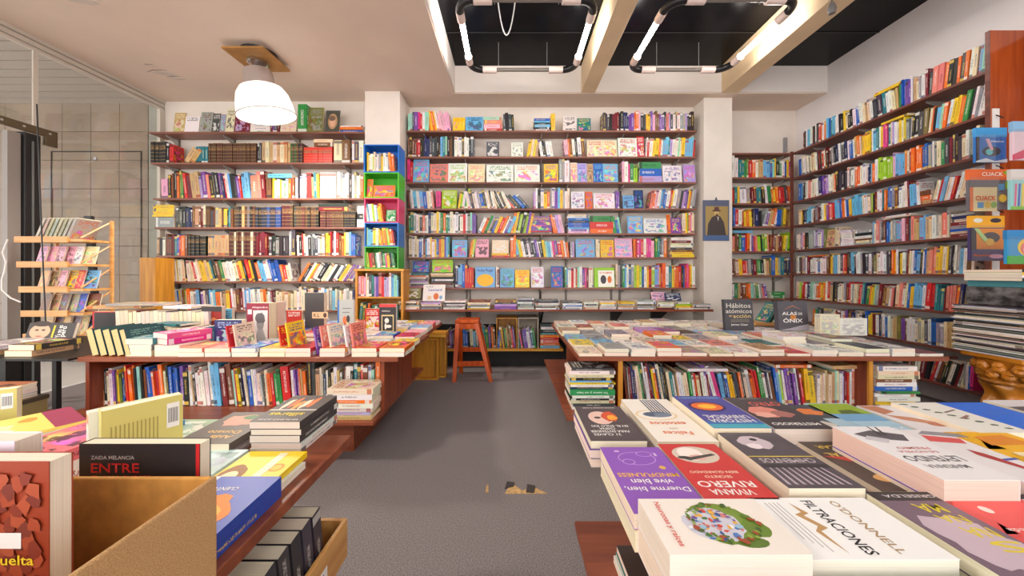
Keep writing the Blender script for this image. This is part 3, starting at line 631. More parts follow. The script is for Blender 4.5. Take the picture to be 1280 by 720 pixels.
row(sh, 6, MZ[5], [('u', 511, 562, 18, 26, 0, 'eweebwqcwywyboypct'), ('f', 565, 584, 22, 'c', 'r'), ('u', 586, 592, 3, 23, -8, 'oyl'), ('f', 594, 611, 23, 'j', 'k'), ('s', 614, 638, 3, 5, 'roy'), ('f', 615, 636, 17, 'e', 'w', None, 5), ('u', 638, 645, 2, 28, 0, 'oo'), ('u', 646, 680, 11, 23, 11, 'clywkwkdpwk'),
    ('u', 680, 712, 10, 22, 8, 'yzcwmprowo'), ('u', 713, 718, 2, 22, 0, 'ah'), ('f', 720, 744, 23, 'c', 'r'), ('u', 745, 750, 2, 22, 0, 'ee'), ('f', 751, 768, 22, 'y', 'r'), ('f', 769, 791, 24, 'j', 'c'), ('u', 792, 818, 9, 23, 0, 'ormmrwmmj'), ('u', 819, 834, 5, 25, 0, 'gtdao'), ('s', 838, 868, 8, 25, 'yyudweqw')])
row(sh, 7, MZ[6], [('s', 508, 536, 8, 18, 'jdwhawot'), ('f', 516, 536, 14, 'b', 'r', None, 19), ('s', 538, 567, 7, 18, 'audwkie'), ('f', 540, 566, 16, 'l', 'o', None, 19), ('u', 569, 581, 4, 28, 0, 'nccb'), ('u', 581, 592, 4, 27, 0, 'rrrr'),
    ('f', 594, 619, 26, 'c', 'o', [('P', ell(.5, .35, .42, .3), (250, 190, 40)), ('T', 'Ruby Ruge', .5, .82, .8, None, (70, 50, 140))]), ('u', 620, 624, 2, 27, 0, 'wu'), ('f', 625, 643, 24, 'c', 'g'), ('f', 644, 662, 22, 'y', 'o'), ('f', 664, 680, 26, 'w', 'r'), ('f', 689, 704, 27, 'b', 'r'),
    ('u', 706, 742, 13, 26, 0, 'gcwrwrzwpmqwe'), ('f', 743, 769, 25, 'l', 'w', [('P', rect(.2, .02, .98, .86), (250, 248, 238)), ('P', ell(.45, .4, .14, .22), (70, 64, 70)), ('P', ell(.75, .4, .1, .18), (235, 120, 40)), ('T', 'EL NOMBRE', .58, .74, .6, None, (220, 60, 60))]), ('u', 770, 869, 34, 29, 0, 'eadgcwbalylbwyrlchyrowtyoorkbrmoywwbnl', 'print')])
# ---- counter with magazines
cz = .717; cx0, cx1 = wx(497, 4.05), wx(892, 4.05)
ct = thing('wall_counter', 'long brown counter board under the middle back shelving', 'counter', (cx0, 4.05, 0))
box('counter_board', M_DWOOD, cx0, 4.05, cz - .025, cx1, 4.63, cz, ct, bevel=.002); occ(cx0, 4.05, cz - .025, cx1, 4.63, cz)
for bx in (wx(586, 4.5), wx(676, 4.5), wx(768, 4.5), wx(820, 4.5)):
    B().prism([(4.62, cz - .025), (4.62, cz - .26), (4.59, cz - .26), (4.2, cz - .05), (4.2, cz - .025)], 'yz', bx - .008, bx + .008).build('bracket', M_BLKM, ct)
    box('upright_rail', MATS['dull_rail'], bx - .012, 4.638, .3, bx + .012, 4.659, cz + .24, ct)
cs = Shelf(lambda p: wx(p, 4.07), Matrix.Translation((0, 4.06, 0)), 4.07 / F, 'the back counter', 'magazines on the back counter')
def mag_stack(sh, z, p0, p1, n, hp, cols, name, kind='magazine', dd=.27):
    a, c = sh.conv(p0), sh.conv(p1); zz = z; t = hp * sh.scale / n
    for i in range(n):
        w = (c - a) * rng.uniform(.92, 1); dx = rng.uniform(0, (c - a) - w); tt = t * rng.uniform(.7, 1.3) if i < n - 1 else t
        M = sh.frame @ Matrix.Translation((a + dx + w, rng.uniform(0.0, .03), zz)) @ Matrix.Rotation(-math.pi / 2, 4, 'Y')
        code = cols[i % len(cols)]
        book(M, tt - .0004, dd * rng.uniform(.85, 1), w, code, '%s %s, %s from bottom in %s' % (colname(code), kind, ORD(i + 1), name), kind=kind, group=sh.group); zz += tt
    return zz
cnames = ['stack under the white picture book', 'counter stack left of the stool', 'counter stack right above the stool', 'yellow-based counter stack', 'purple counter stack', 'tallest grey counter stack']
for i, (p0, p1, n, hp, cols) in enumerate(((498, 524, 5, 12, 'weakw'), (526, 552, 5, 9, 'adweh'), (554, 582, 6, 10, 'wakwdw'), (584, 613, 6, 10, 'ywdaeq'), (618, 646, 5, 12, 'pphdu'), (647, 668, 6, 16, 'waawda'), (669, 699, 6, 11, 'wkawkd'), (703, 728, 5, 9, 'awbwd'), (729, 748, 4, 9, 'ewdw'), (750, 771, 5, 11, 'wewye'), (773, 795, 4, 9, 'wiay'), (797, 820, 5, 12, 'wadwa'), (822, 843, 4, 9, 'qewe'), (845, 866, 4, 8, 'wylw'), (867, 889, 4, 6, 'wdwa'))):
    mag_stack(cs, cz, p0, p1, n, hp, cols, cnames[i] if i < 6 else '%s magazine stack from the left on the back counter' % ORD(i + 1))
stand(wx(542, 4.15), 4.15, cz + 9.6 * 4.1 / F, .26, .20, .012, 'w', 'white picture book with a small orange character standing on the back counter', tilt=14, ink=PAL['o'][1], group='books on the back counter', style='plain',
      art=[('T', 'La vida de', .3, .86, .3, None, (60, 60, 70)), ('T', 'Leonard', .55, .68, .6, .16, (40, 90, 180)), ('P', ell(.6, .28, .12, .2), (214, 110, 50)), ('P', ell(.3, .2, .1, .12), (226, 190, 150)), ('P', ell(.82, .22, .07, .12), (120, 160, 200))])
stand(wx(515, 4.2), 4.2, cz + 12.5 * 4.1 / F, .2, .13, .012, 'v', 'olive picture book standing behind the white picture book on the counter', tilt=18, ink=PAL['w'][1], group='books on the back counter')
stand(wx(842, 4.2), 4.2, cz + 9.6 * 4.1 / F, .19, .10, .01, 'n', 'small navy book propped up on the right half of the back counter', tilt=25, group='books on the back counter')
stand(wx(824, 4.25), 4.25, cz + 9.6 * 4.1 / F, .17, .11, .01, 'j', 'pale pink book propped up beside the small navy book on the counter', tilt=25, group='books on the back counter')
# ---- low shelf under the counter
lz = wz(436, 4.18); lx0, lx1 = wx(556, 4.18), wx(704, 4.18)
lw = thing('low_shelf', 'low yellow wood shelf under the back counter behind the stool', 'shelf', (lx0, 4.18, 0))
box('shelf_board', M_YWOOD, lx0, 4.18, lz - .03, lx1, 4.6, lz, lw, bevel=.002); box('plinth', plain('black_plinth', (30, 28, 28), .7), lx0, 4.3, 0, lx1 + 1.0, 4.34, lz - .03, lw)
box('back_panel', MATS['black_plinth'], lx0 - .2, 4.61, 0, cx1, 4.63, cz - .25, lw)
ls = Shelf(lambda p: wx(p, 4.2), Matrix.Translation((0, 4.19, 0)), 4.2 / F, 'the low back shelf', 'books on the low back shelf')
row(ls, 1, lz, [('u', 558, 575, 7, 24, 2, 'qupkqpk'), ('u', 577, 598, 8, 24, 3, 'tbbkecvw'), ('u', 599, 620, 8, 27, 4, 'uctgpkou'), ('u', 621, 626, 2, 25, -5, 'by'), ('u', 627, 645, 9, 28, 7, 'uyugiuvrp'), ('u', 650, 671, 9, 26, 9, 'tmdppwhtg'), ('s', 675, 700, 9, 30, 'cosrotkwd')], dmax=.25)
for nm, p0, p1, lab in (('wood_crate', 620.5, 646.5, 'brown wooden crate of thin books under the back counter'), ('white_crate', 647.5, 673, 'pale wooden crate of thin books under the back counter')):
    w0, w1 = wx(p0, 4.2), wx(p1, 4.2); zt = wz(397, 4.2); m = M_YWOODZ if nm == 'wood_crate' else plain('pale_grey_wood', (205, 190, 172), .6, noise=.1, scale=6)
    t = thing(nm, lab, 'crate', (w0, 4.19, lz)); box('side', m, w0, 4.185, lz, w0 + .01, 4.5, zt, t); box('side', m, w1 - .01, 4.185, lz, w1, 4.5, zt, t)
    box('top', m, w0 + .01, 4.185, zt - .012, w1 - .01, 4.5, zt, t); box('back', m, w0 + .01, 4.49, lz, w1 - .01, 4.5, zt - .012, t)
# ---- left back wall
YLF = 4.27; LB = [164.5, 203, 247.5, 284, 319.5, 352, 388]; LZ = [wz(y, YLF) for y in LB]
l0 = [186, 188, 191, 193, 195, 187, 192]; l1 = [456, 455, 455, 455, 445, 443, 443]
shelving('wall_shelving', 'brown wall shelving of old bound books on the left back wall', [(max(wx(a, YLF), -4.40), wx(b, YLF), z) for a, b, z in zip(l0, l1, LZ)], YLF, 4.48, [wx(p, 4.45) for p in (220, 290, 372, 436)], 4.50)
sh = Shelf(lambda p: wx(p, YLF + .02), Matrix.Translation((0, YLF, 0)), YLF / F, 'left back shelving', 'books on the left back shelving')
row(sh, 1, LZ[0], [('f', 216, 230, 26, 'i', 'e'), ('f', 230, 248, 21, 'w', 'd'), ('f', 249, 264, 27, 'a', 'u'), ('f', 264, 274, 25, 'd', 'w'), ('f', 274, 281, 24, 'a', 'c'), ('f', 281, 292, 31, 'e', 'd'), ('f', 292, 312, 25, 'q', 'h'), ('s', 312, 337, 5, 16, 'wwwww'), ('u', 338, 349, 4, 22, 0, 'qpdq'), ('f', 350, 370, 17, 'e', 's'),
    ('u', 372, 383, 1, 37, 0, 'g'), ('f', 384, 403, 33, 'v', 'a'), ('f', 406, 424, 29, 'd', 'i', [('P', ell(.5, .5, .33, .36), (190, 150, 110)), ('P', ell(.5, .48, .2, .24), (226, 180, 150)), ('P', ell(.45, .64, .24, .12), (120, 96, 80))]), ('s', 424, 455, 3, 9, 'bow')], dmax=.19)
row(sh, 2, LZ[1], [('u', 188, 207, 4, 27, 0, 'kkkk', 'gilt'), ('u', 208, 216, 2, 26, 0, 'kr'), ('u', 228, 242, 2, 21, -34, 'ii'), ('u', 244, 259, 4, 21, 0, 'tttt', 'set'), ('u', 260, 320, 24, 25, 0, 'u', 'gilt'), ('u', 321, 326, 2, 25, 0, 'kd'), ('u', 327, 359, 7, 27, 0, 'ieieiei', 'set'), ('u', 360, 378, 7, 25, 0, 'igugunu', 'gilt'), ('u', 379, 415, 6, 20, 0, 'rrrrrr', 'gilt'), ('s', 392, 416, 2, 9, 'ue', 'book', 21), ('u', 417, 437, 2, 32, 0, 'eu'), ('u', 440, 454, 3, 30, 0, 'wdw')], dmax=.19)
row(sh, 3, LZ[2], [('u', 201, 209, 1, 27, 2, 'j'), ('u', 210, 230, 8, 34, 1, 'koukovgk'), ('u', 231, 263, 7, 32, 7, 'rqiihps'), ('u', 264, 303, 12, 32, 8, 'kdkpnrwckdpr'), ('u', 304, 313, 2, 32, 7, 'cc'), ('u', 314, 332, 3, 33, 4, 'ssq'), ('u', 333, 339, 1, 33, 2, 'u'), ('u', 340, 368, 10, 25, 0, 'yewlwgworu'), ('s', 334, 366, 1, 5, 'c', 'book', 26), ('u', 369, 383, 5, 30, 0, 'wkwjw'), ('u', 384, 399, 4, 31, 2, 'rityc'), ('u', 400, 420, 1, 33, 0, 'w'), ('u', 421, 454, 11, 32, 0, 'waewwkwaweo')], dmax=.19)
row(sh, 4, LZ[3], [('s', 193, 218, 1, 13, 'a'), ('s', 190, 217, 7, 15, 'yyyyyyy', 'magazine', 13.5), ('u', 219, 240, 7, 26, 0, 'kddknnn'), ('u', 240, 262, 6, 27, 0, 'uiuqeu'), ('u', 263, 291, 9, 25, 0, 'duaiuyktu'), ('u', 292, 318, 8, 27, 0, 'udkiuaku', 'gilt'), ('u', 319, 351, 9, 26, 0, 'nknnbnnbb', 'gilt'), ('u', 352, 366, 4, 28, 0, 'qqqu', 'gilt'), ('u', 367, 398, 9, 26, 0, 'duuqukuuk', 'gilt'), ('u', 400, 444, 12, 20, 0, 'quk', 'gilt'), ('s', 397, 436, 2, 9, 'qk', 'book', 21), ('s', 446, 455, 3, 27, 'wkw')], dmax=.19)
row(sh, 5, LZ[4], [('u', 196, 206, 3, 26, 0, 'ikw'), ('u', 207, 234, 8, 27, 0, 'uuqtbrou'), ('u', 235, 257, 8, 25, 0, 'kkkkkkkk', 'gilt'), ('u', 259, 285, 6, 26, 0, 'iiiiii', 'set'), ('u', 286, 319, 11, 30, 0, 'queuqeuqueq', 'gilt'), ('u', 320, 334, 4, 31, 0, 'qqqq'), ('u', 336, 360, 6, 26, 0, 'dkakkd'), ('u', 361, 369, 2, 34, 0, 'ad'), ('u', 371, 406, 12, 27, 2, 'wkrewkaddwew'), ('u', 407, 444, 13, 29, 0, 'yyrqwruoyecbb')], dmax=.19)
row(sh, 6, LZ[5], [('u', 189, 206, 5, 26, 0, 'kewwa'), ('u', 207, 240, 10, 27, 6, 'wkewywekwe'), ('u', 241, 310, 20, 27, 14, 'erweyyiytkugewwweryk'), ('u', 311, 352, 11, 27, 14, 'rykoccwwbbbb'), ('u', 353, 366, 4, 23, 12, 'orew'), ('u', 371, 398, 7, 26, -30, 'okwyowk'), ('u', 399, 440, 12, 25, -32, 'eewkwnyepapawnsq')], dmax=.19)
row(sh, 7, LZ[6], [('u', 196, 215, 7, 26, 0, 'vzlepwn'), ('u', 216, 270, 19, 26, 5, 'ywbyauveowackpedcwca'), ('u', 271, 300, 9, 26, 5, 'oeuiyrweu'), ('u', 301, 342, 14, 27, 4, 'qwcwcwwaweoewq'), ('u', 344, 366, 7, 23, 0, 'eeeieie'), ('u', 367, 443, 24, 28, 0, 'ewvwekneweaeiweadciwed')], dmax=.19)
yb = tag(box('yellow_cabinet', M_YWOODZ, wx(172, 4.0), 4.02, 0, wx(192, 4.0), 4.25, wz(322, 4.0), bevel=.004), 'narrow yellow wood cabinet side below the left back shelving', 'cabinet')
# ---- alcove
YA = 4.52; AB = [191, 221.5, 254, 283, 314, 344, 373]; AZ = [wz(y, YA) for y in AB]; ax0, ax1 = 2.785, wx(993, YA)
shelving('wall_shelving', 'short brown shelving in the back right corner alcove', [(ax0, ax1, z) for z in AZ], YA, 4.74, [ax0 + .06, ax1 - .1], 4.76)
sh = Shelf(lambda p: max(wx(p, YA + .02), ax0 + .003), Matrix.Translation((0, YA, 0)), YA / F, 'corner alcove shelving', 'books on the corner alcove shelving')
row(sh, 2, AZ[1], [('u', 914, 923, 2, 28, 0, 'ww'), ('u', 924, 990, 20, 23, 0, 'ttgvrowiiccbzykgwbymmv')], dmax=.19)
row(sh, 3, AZ[2], [('u', 914, 925, 4, 22, 0, 'orty'), ('u', 926, 938, 2, 22, 3, 'wa'), ('u', 940, 952, 4, 23, 2, 'qqtt'), ('u', 953, 990, 11, 23, 5, 'kwgoyorrdqoo')], dmax=.19)
row(sh, 4, AZ[3], [('u', 914, 930, 5, 23, 0, 'ubrwr'), ('u', 931, 941, 3, 21, 3, 'yoy'), ('u', 942, 952, 3, 22, 0, 'dnk'), ('u', 953, 970, 5, 22, -14, 'apiow'), ('u', 971, 990, 5, 23, -3, 'bvyui')], dmax=.19)
row(sh, 5, AZ[4], [('u', 914, 940, 8, 22, 0, 'suqgbrow'), ('s', 916, 942, 1, 3, 'c', 'book', 23), ('u', 941, 962, 8, 21, 3, 'prslkgls'), ('u', 963, 978, 6, 21, 0, 'uquiuq'), ('u', 979, 990, 4, 23, -6, 'yaln')], dmax=.19)
row(sh, 6, AZ[5], [('u', 914, 935, 6, 20, 3, 'queyrs'), ('u', 936, 962, 8, 21, 3, 'adqggkei'), ('u', 963, 990, 8, 24, 0, 'vbyatndb')], dmax=.19)
row(sh, 7, AZ[6], [('u', 910, 928, 6, 19, 0, 'vuwgiq'), ('u', 929, 945, 5, 19, 2, 'uooza'), ('u', 946, 960, 5, 18, 7, 'gwasp'), ('s', 964, 982, 2, 8, 'gg')], dmax=.19)
# ------------------------------------------------------------------ right wall bookcase
XF = 3.60; RY0, RY1 = 2.655, 4.50
RZ = [2.67, 2.345, 2.04, 1.74, 1.43, 1.13, .82, .52, .215]
rc = thing('tall_bookcase', 'tall dark brown bookcase covering the right wall', 'bookcase', (XF, RY0, 0))
for z in RZ:
    box('shelf_board', M_SHELFY, XF, RY0, z - .022, XR - .005, RY1, z, rc, bevel=.002); occ(XF, RY0, z - .022, XR - .005, RY1, z)
    for yy in (3.1, 3.7, 4.25):
        if z > 1.2: B().prism([(XR - .02, z - .022), (XR - .02, z - .09), (XF + .06, z - .034), (XF + .06, z - .022)], 'xz', yy - .004, yy + .004).build('bracket', M_STEEL, rc)
box('end_panel', M_PANEL, XF - .02, RY0 - .03, 0, XR - .004, RY0 - .002, 2.95, rc, bevel=.003); occ(XF - .02, RY0 - .03, 0, XR, RY0, 2.95)
box('edge_strip', M_SHELFY, XF - .024, RY0 - .03, 0, XF - .02, RY0 - .002, 2.95, rc)
box('far_post', M_SHELFY, XF - .01, RY1, 0, XF + .02, RY1 + .02, 2.69, rc)
tag(box('wardrobe_side', M_PANEL, XF + .262 - .02, 2.40, 0, XR - .006 + .0, RY0 - .05, 2.90, bevel=.003), 'glossy mahogany cabinet side at the right edge of view', 'cabinet')
sh = Shelf(lambda p: RY1 - XF * F / (p - CX), Matrix.Translation((XF, RY1, 0)) @ Matrix.Rotation(-math.pi / 2, 4, 'Z'), 1.0, 'right wall bookcase', 'books in the right wall bookcase')
row(sh, 1, RZ[0], [('u', 1001, 1040, 18, .23, 0, 'qkwcwwukwdrowocbgc'), ('u', 1041, 1060, 7, .22, 2, 'wwkkyek'), ('u', 1061, 1085, 8, .225, 4, 'kwbbweie'), ('u', 1086, 1120, 9, .22, 5, 'wdkdtwweiii'), ('s', 1088, 1122, 2, .03, 'yy', 'book', .225), ('u', 1121, 1137, 6, .24, 0, 'gbbppw'), ('u', 1138, 1156, 6, .235, 0, 'ieawwq'), ('u', 1157, 1174, 3, .22, -4, 'dss'), ('u', 1175, 1205, 6, .225, -5, 'okkodo'), ('u', 1206, 1233, 6, .23, -5, 'weqczv')])
row(sh, 2, RZ[1], [('u', 997, 1045, 24, .225, 3, 'bcewawkeieewkqdrwqkqkakn'), ('u', 1046, 1074, 10, .22, 3, 'waknwbwioe'), ('u', 1075, 1085, 3, .215, 0, 'yyy'), ('u', 1086, 1106, 7, .23, 0, 'wctwymm'), ('u', 1107, 1132, 9, .22, 0, 'tehweyeya'), ('s', 1098, 1132, 1, .02, 'y', 'book', .235), ('u', 1133, 1155, 5, .22, -3, 'akkdv'), ('u', 1156, 1178, 6, .22, -6, 'eokczo'), ('u', 1179, 1205, 5, .225, -9, 'wyyog'), ('u', 1206, 1228, 5, .235, -10, 'kwaww')])
row(sh, 3, RZ[2], [('u', 996, 1020, 10, .21, 0, 'bckdwsweww'), ('u', 1021, 1045, 9, .22, 2, 'npphwweok'), ('u', 1046, 1065, 6, .22, 0, 'dkdwkw'), ('u', 1066, 1084, 6, .21, 0, 'oowwwn'), ('u', 1085, 1112, 8, .22, 0, 'cowllllll'), ('u', 1113, 1140, 8, .22, 0, 'jcccoeqow'), ('u', 1141, 1156, 4, .225, 0, 'oobb'), ('u', 1157, 1182, 6, .22, 0, 'awaegd'), ('u', 1183, 1220, 9, .23, 0, 'qdkdewaaei')])
row(sh, 4, RZ[3], [('u', 996, 1016, 8, .19, 0, 'eyknccwu'), ('u', 1017, 1040, 9, .2, 2, 'aqdwyprsr'), ('u', 1041, 1062, 8, .21, 3, 'ccbbowby'), ('u', 1063, 1085, 7, .21, 3, 'ccccewe'), ('u', 1086, 1105, 7, .21, 0, 'lkqwwtoc'), ('u', 1106, 1124, 6, .22, 0, 'bbaudw'), ('u', 1125, 1146, 6, .225, 2, 'wwqccw'), ('s', 1146, 1160, 3, .12, 'iou'), ('u', 1161, 1186, 7, .2, -12, 'ewrcewr'), ('u', 1189, 1218, 6, .23, -14, 'weewwb')])
row(sh, 5, RZ[4], [('u', 993, 1030, 14, .21, 0, 'ekyahewewsgwv'), ('f', 1030, 1040, .2, 'i', 'q'), ('u', 1041, 1046, 2, .21, 0, 'ee'), ('s', 1047, 1064, 8, .17, 'wwwwwwww'), ('s', 1065, 1086, 6, .15, 'aeuwka'), ('u', 1087, 1104, 6, .215, 0, 'cesaduk'), ('u', 1105, 1128, 7, .21, 0, 'bceachj'), ('u', 1129, 1145, 5, .21, 0, 'qtsii'), ('u', 1146, 1182, 9, .22, 0, 'cciewaese'), ('s', 1098, 1135, 2, .025, 'ew', 'book', .23), ('s', 1184, 1216, 8, .19, 'qebaqena')])
row(sh, 6, RZ[5], [('u', 992, 1009, 7, .21, 0, 'awduawq'), ('u', 1010, 1030, 7, .19, 0, 'wwwwbww'), ('s', 1008, 1032, 1, .012, 'o', 'book', .205), ('u', 1031, 1058, 11, .22, 0, 'uuyaccwdsrk'), ('u', 1059, 1082, 8, .22, 2, 'dckwwakd'), ('u', 1083, 1104, 7, .21, 0, 'wdvewww'), ('u', 1105, 1128, 9, .22, 0, 'ddkoywkyw'), ('u', 1129, 1153, 8, .22, -3, 'qewbckwb'), ('u', 1154, 1180, 7, .225, -3, 'issyyeyk'), ('u', 1181, 1212, 8, .23, -3, 'dkwacwuew')])
row(sh, 7, RZ[6], [('u', 993, 1016, 9, .21, -3, 'elrrwnnzw'), ('u', 1017, 1042, 9, .215, -2, 'ooyowrikd'), ('u', 1043, 1068, 9, .215, -2, 'wweaqrwae'), ('u', 1069, 1094, 9, .215, -6, 'rwtngoyza'), ('u', 1095, 1112, 6, .2, -5, 'qauiws'), ('u', 1113, 1136, 7, .22, -5, 'kesweby'), ('u', 1137, 1163, 6, .22, -4, 'cccwrrr'), ('u', 1164, 1188, 7, .22, -4, 'tttqsss'), ('u', 1189, 1212, 6, .22, -6, 'ondyyo')])
row(sh, 8, RZ[7], [('u', 1012, 1050, 12, .21, -4, 'ogtdkaawerqw'), ('u', 1051, 1085, 11, .22, 0, 'spkunaewkby'), ('u', 1086, 1110, 8, .22, 0, 'yqwnawbw'), ('u', 1111, 1140, 8, .22, 0, 'eivpuwww'), ('u', 1141, 1170, 7, .22, 0, 'eaedwbac'), ('u', 1171, 1208, 8, .21, 0, 'aeiiekoor')])
row(sh, 9, RZ[8], [('u', 1110, 1155, 9, .2, -8, 'kqwkudwqk'), ('u', 1156, 1200, 12, .21, -14, 'krwudkewkqae'), ('u', 1200, 1212, 4, .21, -2, 'awbm')])
# ------------------------------------------------------------------ display tables
TZ = .62; SZ = .28
def display_table(name, label, x0, x1, y0, y1, panels, shelf=None, plinth=None, dividers=True):
    t = thing(name, label, 'display table', (x0, y0, 0))
    box('table_top', M_DWOOD, x0, y0, TZ - .028, x1, y1, TZ, t, bevel=.003); occ(x0, y0, TZ - .028, x1, y1, TZ)
    for (px_, a, b) in panels: box('side_panel', M_DWOODZ, px_ - .012, a, (shelf[4] if shelf else 0) if shelf and plinth else 0, px_ + .012, b, TZ - .028, t, bevel=.002); occ(px_ - .012, a, 0, px_ + .012, b, TZ - .028)
    if shelf:
        a, b, c, d, z = shelf; box('lower_shelf', M_DWOODY if (d - c) > (b - a) else M_DWOOD, a, c, z - .024, b, d, z, t, bevel=.003); occ(a, c, z - .024, b, d, z)
    if plinth: a, b, c, d = plinth; box('plinth', M_DWOOD, a, c, 0, b, d, (shelf[4] - .024) if shelf else TZ - .028, t)
    return t
# left middle table and the one behind it
lt = display_table('display_table', 'long cherry display table at middle left with books on its lower shelf', -2.66, -.69, 2.16, 2.98, [(-2.645, 2.20, 2.96), (-.80, 2.20, 2.82)], (-2.72, -.79, 2.03, 2.98, SZ), (-2.5, -1.0, 2.25, 2.9))
box('back_panel', M_DWOOD, -2.63, 2.62, SZ, -.82, 2.64, TZ - .028, lt); occ(-2.63, 2.62, SZ, -.82, 2.64, TZ - .03)
box('lower_shelf', M_DWOODY, -1.03, 2.981, SZ - .024, -.79, 3.2, SZ, lt, bevel=.003)
display_table('display_table', 'cherry display table right behind the long left table', -3.0, -.72, 2.985, 3.72, [(-1.05, 3.0, 3.7), (-2.9, 3.0, 3.7)])
e = thing('side_table', 'low side table at the far left holding flat books', 'table', (-3.6, 2.0, 0))
box('table_top', M_BLKM, -3.75, 2.12, TZ - .012, -2.665, 2.9, TZ, e); occ(-3.75, 2.12, TZ - .03, -2.665, 2.9, TZ)
for (a, b) in ((-3.7, 2.16), (-3.7, 2.84), (-2.9, 2.84)): box('leg', M_BLKM, a, b, 0, a + .035, b + .035, TZ - .012, e)
# right middle table
rt = display_table('display_table', 'long cherry display table at middle right covered with flat books', .42, 2.72, 2.18, 3.60, [(.69, 2.22, 3.5), (2.26, 2.22, 3.5)], (.335, 2.68, 2.10, 3.50, SZ), (.6, 2.4, 2.3, 3.3))
box('back_panel', M_DWOOD, .705, 2.62, SZ, 2.245, 2.64, TZ - .028, rt); occ(.705, 2.62, SZ, 2.245, 2.64, TZ - .03)
box('panel_edge', M_YWOODZ, .676, 2.205, SZ, .704, 2.219, TZ - .028, rt); box('panel_edge', M_YWOODZ, 2.248, 2.205, SZ, 2.272, 2.219, TZ - .028, rt)
box('end_panel', M_DWOODZ, .69, 2.62, SZ, .42, 2.64, TZ - .03, rt)
# near tables
nl = display_table('display_table', 'near left display table with a pine crate under its edge', -2.6, -.51, -.3, 1.13, [(-.95, -.2, 1.0)], (-2.5, -.62, -.2, 1.05, .28), None)
nr = display_table('display_table', 'near right display table crowded with large flat paperbacks', .25, 2.6, -.2, 1.24, [(.55, -.1, 1.15)], (.225, 2.5, -.2, 1.235, .27), None)
# ---- row under the tables
us = Shelf(lambda p: wx(p, 2.27), Matrix.Translation((0, 2.25, 0)), 2.27 / F, 'the long left table', 'books under the left table')
def under(sh, segs, where, x_is_seq=True):
    old = row.__globals__['ORD']; row(sh, 1, SZ, segs, back=.02, dmax=.2)
segsL = [('u', 121, 140, 6, 44, 3, 'weikew'), ('u', 141, 157, 6, 45, 4, 'pvyvbk'), ('u', 158, 184, 9, 51, 5, 'roookczkuk'), ('u', 184, 200, 4, 46, 7, 'bbor'), ('u', 201, 224, 6, 50, 5, 'oekbbb'), ('u', 226, 240, 3, 48, 4, 'pkw'),
         ('u', 241, 262, 6, 46, 6, 'ikwwww'), ('u', 263, 277, 3, 55, 6, 'wcc'), ('u', 279, 292, 2, 52, 6, 'qu'), ('u', 293, 316, 7, 46, 7, 'zrykneb'), ('u', 317, 331, 5, 45, 6, 'wwwea'), ('u', 332, 353, 5, 46, 6, 'eorgg'),
         ('u', 354, 364, 1, 51, 5, 'r'), ('u', 365, 384, 6, 49, 4, 'wppoio'), ('u', 385, 394, 2, 59, 2, 'kd'), ('u', 395, 428, 10, 46, 2, 'ieenwkewia'), ('u', 429, 467, 9, 52, 0, 'uwktdruwz'), ('u', 469, 475, 1, 58, 0, 'o'), ('u', 476, 479, 1, 42, 0, 'v')]
row(us, 1, SZ, segsL, dmax=.19)
for b in BOOKS:
    if '1st shelf of the long left table' in b['label']: b['label'] = b['label'].replace('on 1st shelf of the long left table', 'under the long left table')
for b in BOOKS:
    if b['label'].startswith('red') and 'under the long left table' in b['label'] and b['t'] > .03: b['art'] = [('S', 'MARY', .35, .55, .3, (250, 240, 235))]; b['style'] = 'plain'
us2 = Shelf(lambda p: wx(p, 2.29), Matrix.Translation((0, 2.27, 0)), 2.29 / F, 'the long right table', 'books under the right table')
segsR = [('u', 784, 800, 6, 50, 2, 'uaqnnw'), ('u', 801, 815, 5, 51, 5, 'egdww'), ('u', 816, 838, 8, 50, 6, 'qnyonedk'), ('u', 839, 865, 9, 43, 5, 'tweteaiw'), ('u', 866, 890, 8, 42, 4, 'gwreqwwq'), ('u', 891, 904, 3, 52, 12, 'pwm'), ('u', 905, 928, 7, 44, 7, 'cnbyykd'), ('u', 929, 950, 6, 45, 7, 'okeaor'),
         ('u', 951, 972, 7, 46, 6, 'rggwnwu'), ('u', 973, 994, 7, 47, 4, 'bclwpph'), ('u', 995, 1008, 4, 45, 4, 'pwqr'), ('u', 1009, 1022, 2, 46, 2, 'yy'), ('u', 1023, 1040, 6, 42, 0, 'weeeie'), ('u', 1041, 1062, 7, 42, 0, 'izewhqr'), ('u', 1063, 1086, 6, 46, 0, 'wsrqcc')]
segsR = [g[:5] + (g[5] + 4 if g[5] >= 2 else g[5],) + g[6:] for g in segsR]
row(us2, 1, SZ, segsR, dmax=.19)
for b in BOOKS: b['label'] = b['label'].replace('on 1st shelf of the long right table', 'under the long right table').replace('on 1st shelf of the low back shelf', 'on the low back shelf').replace(', 1st shelf of the low back shelf', ' on the low back shelf')
def pile(x0, x1, y, z, specs, name, dmax=.2, group='stacked books', kind='book', rot180=False):
    """stack of lying books seen on their spines; specs (thickness, code[, art])"""
    zz = z
    for i, sp in enumerate(specs):
        t, code = sp[:2]; w = (x1 - x0) * rng.uniform(.88, 1); dx = rng.uniform(0, (x1 - x0) - w)
        M = Matrix.Translation((x0 + dx + w, y + rng.uniform(0, .02), zz)) @ Matrix.Rotation(-math.pi / 2, 4, 'Y')
        a = sp[2] if len(sp) > 2 else None
        book(M, t - .0006, min(dmax, w * .7), w, code, '%s book, %s from bottom in the %s' % (colname(code), ORD(i + 1), name), kind=kind, group=group, art=a, style='plain' if a else 'print'); zz += t
    return zz
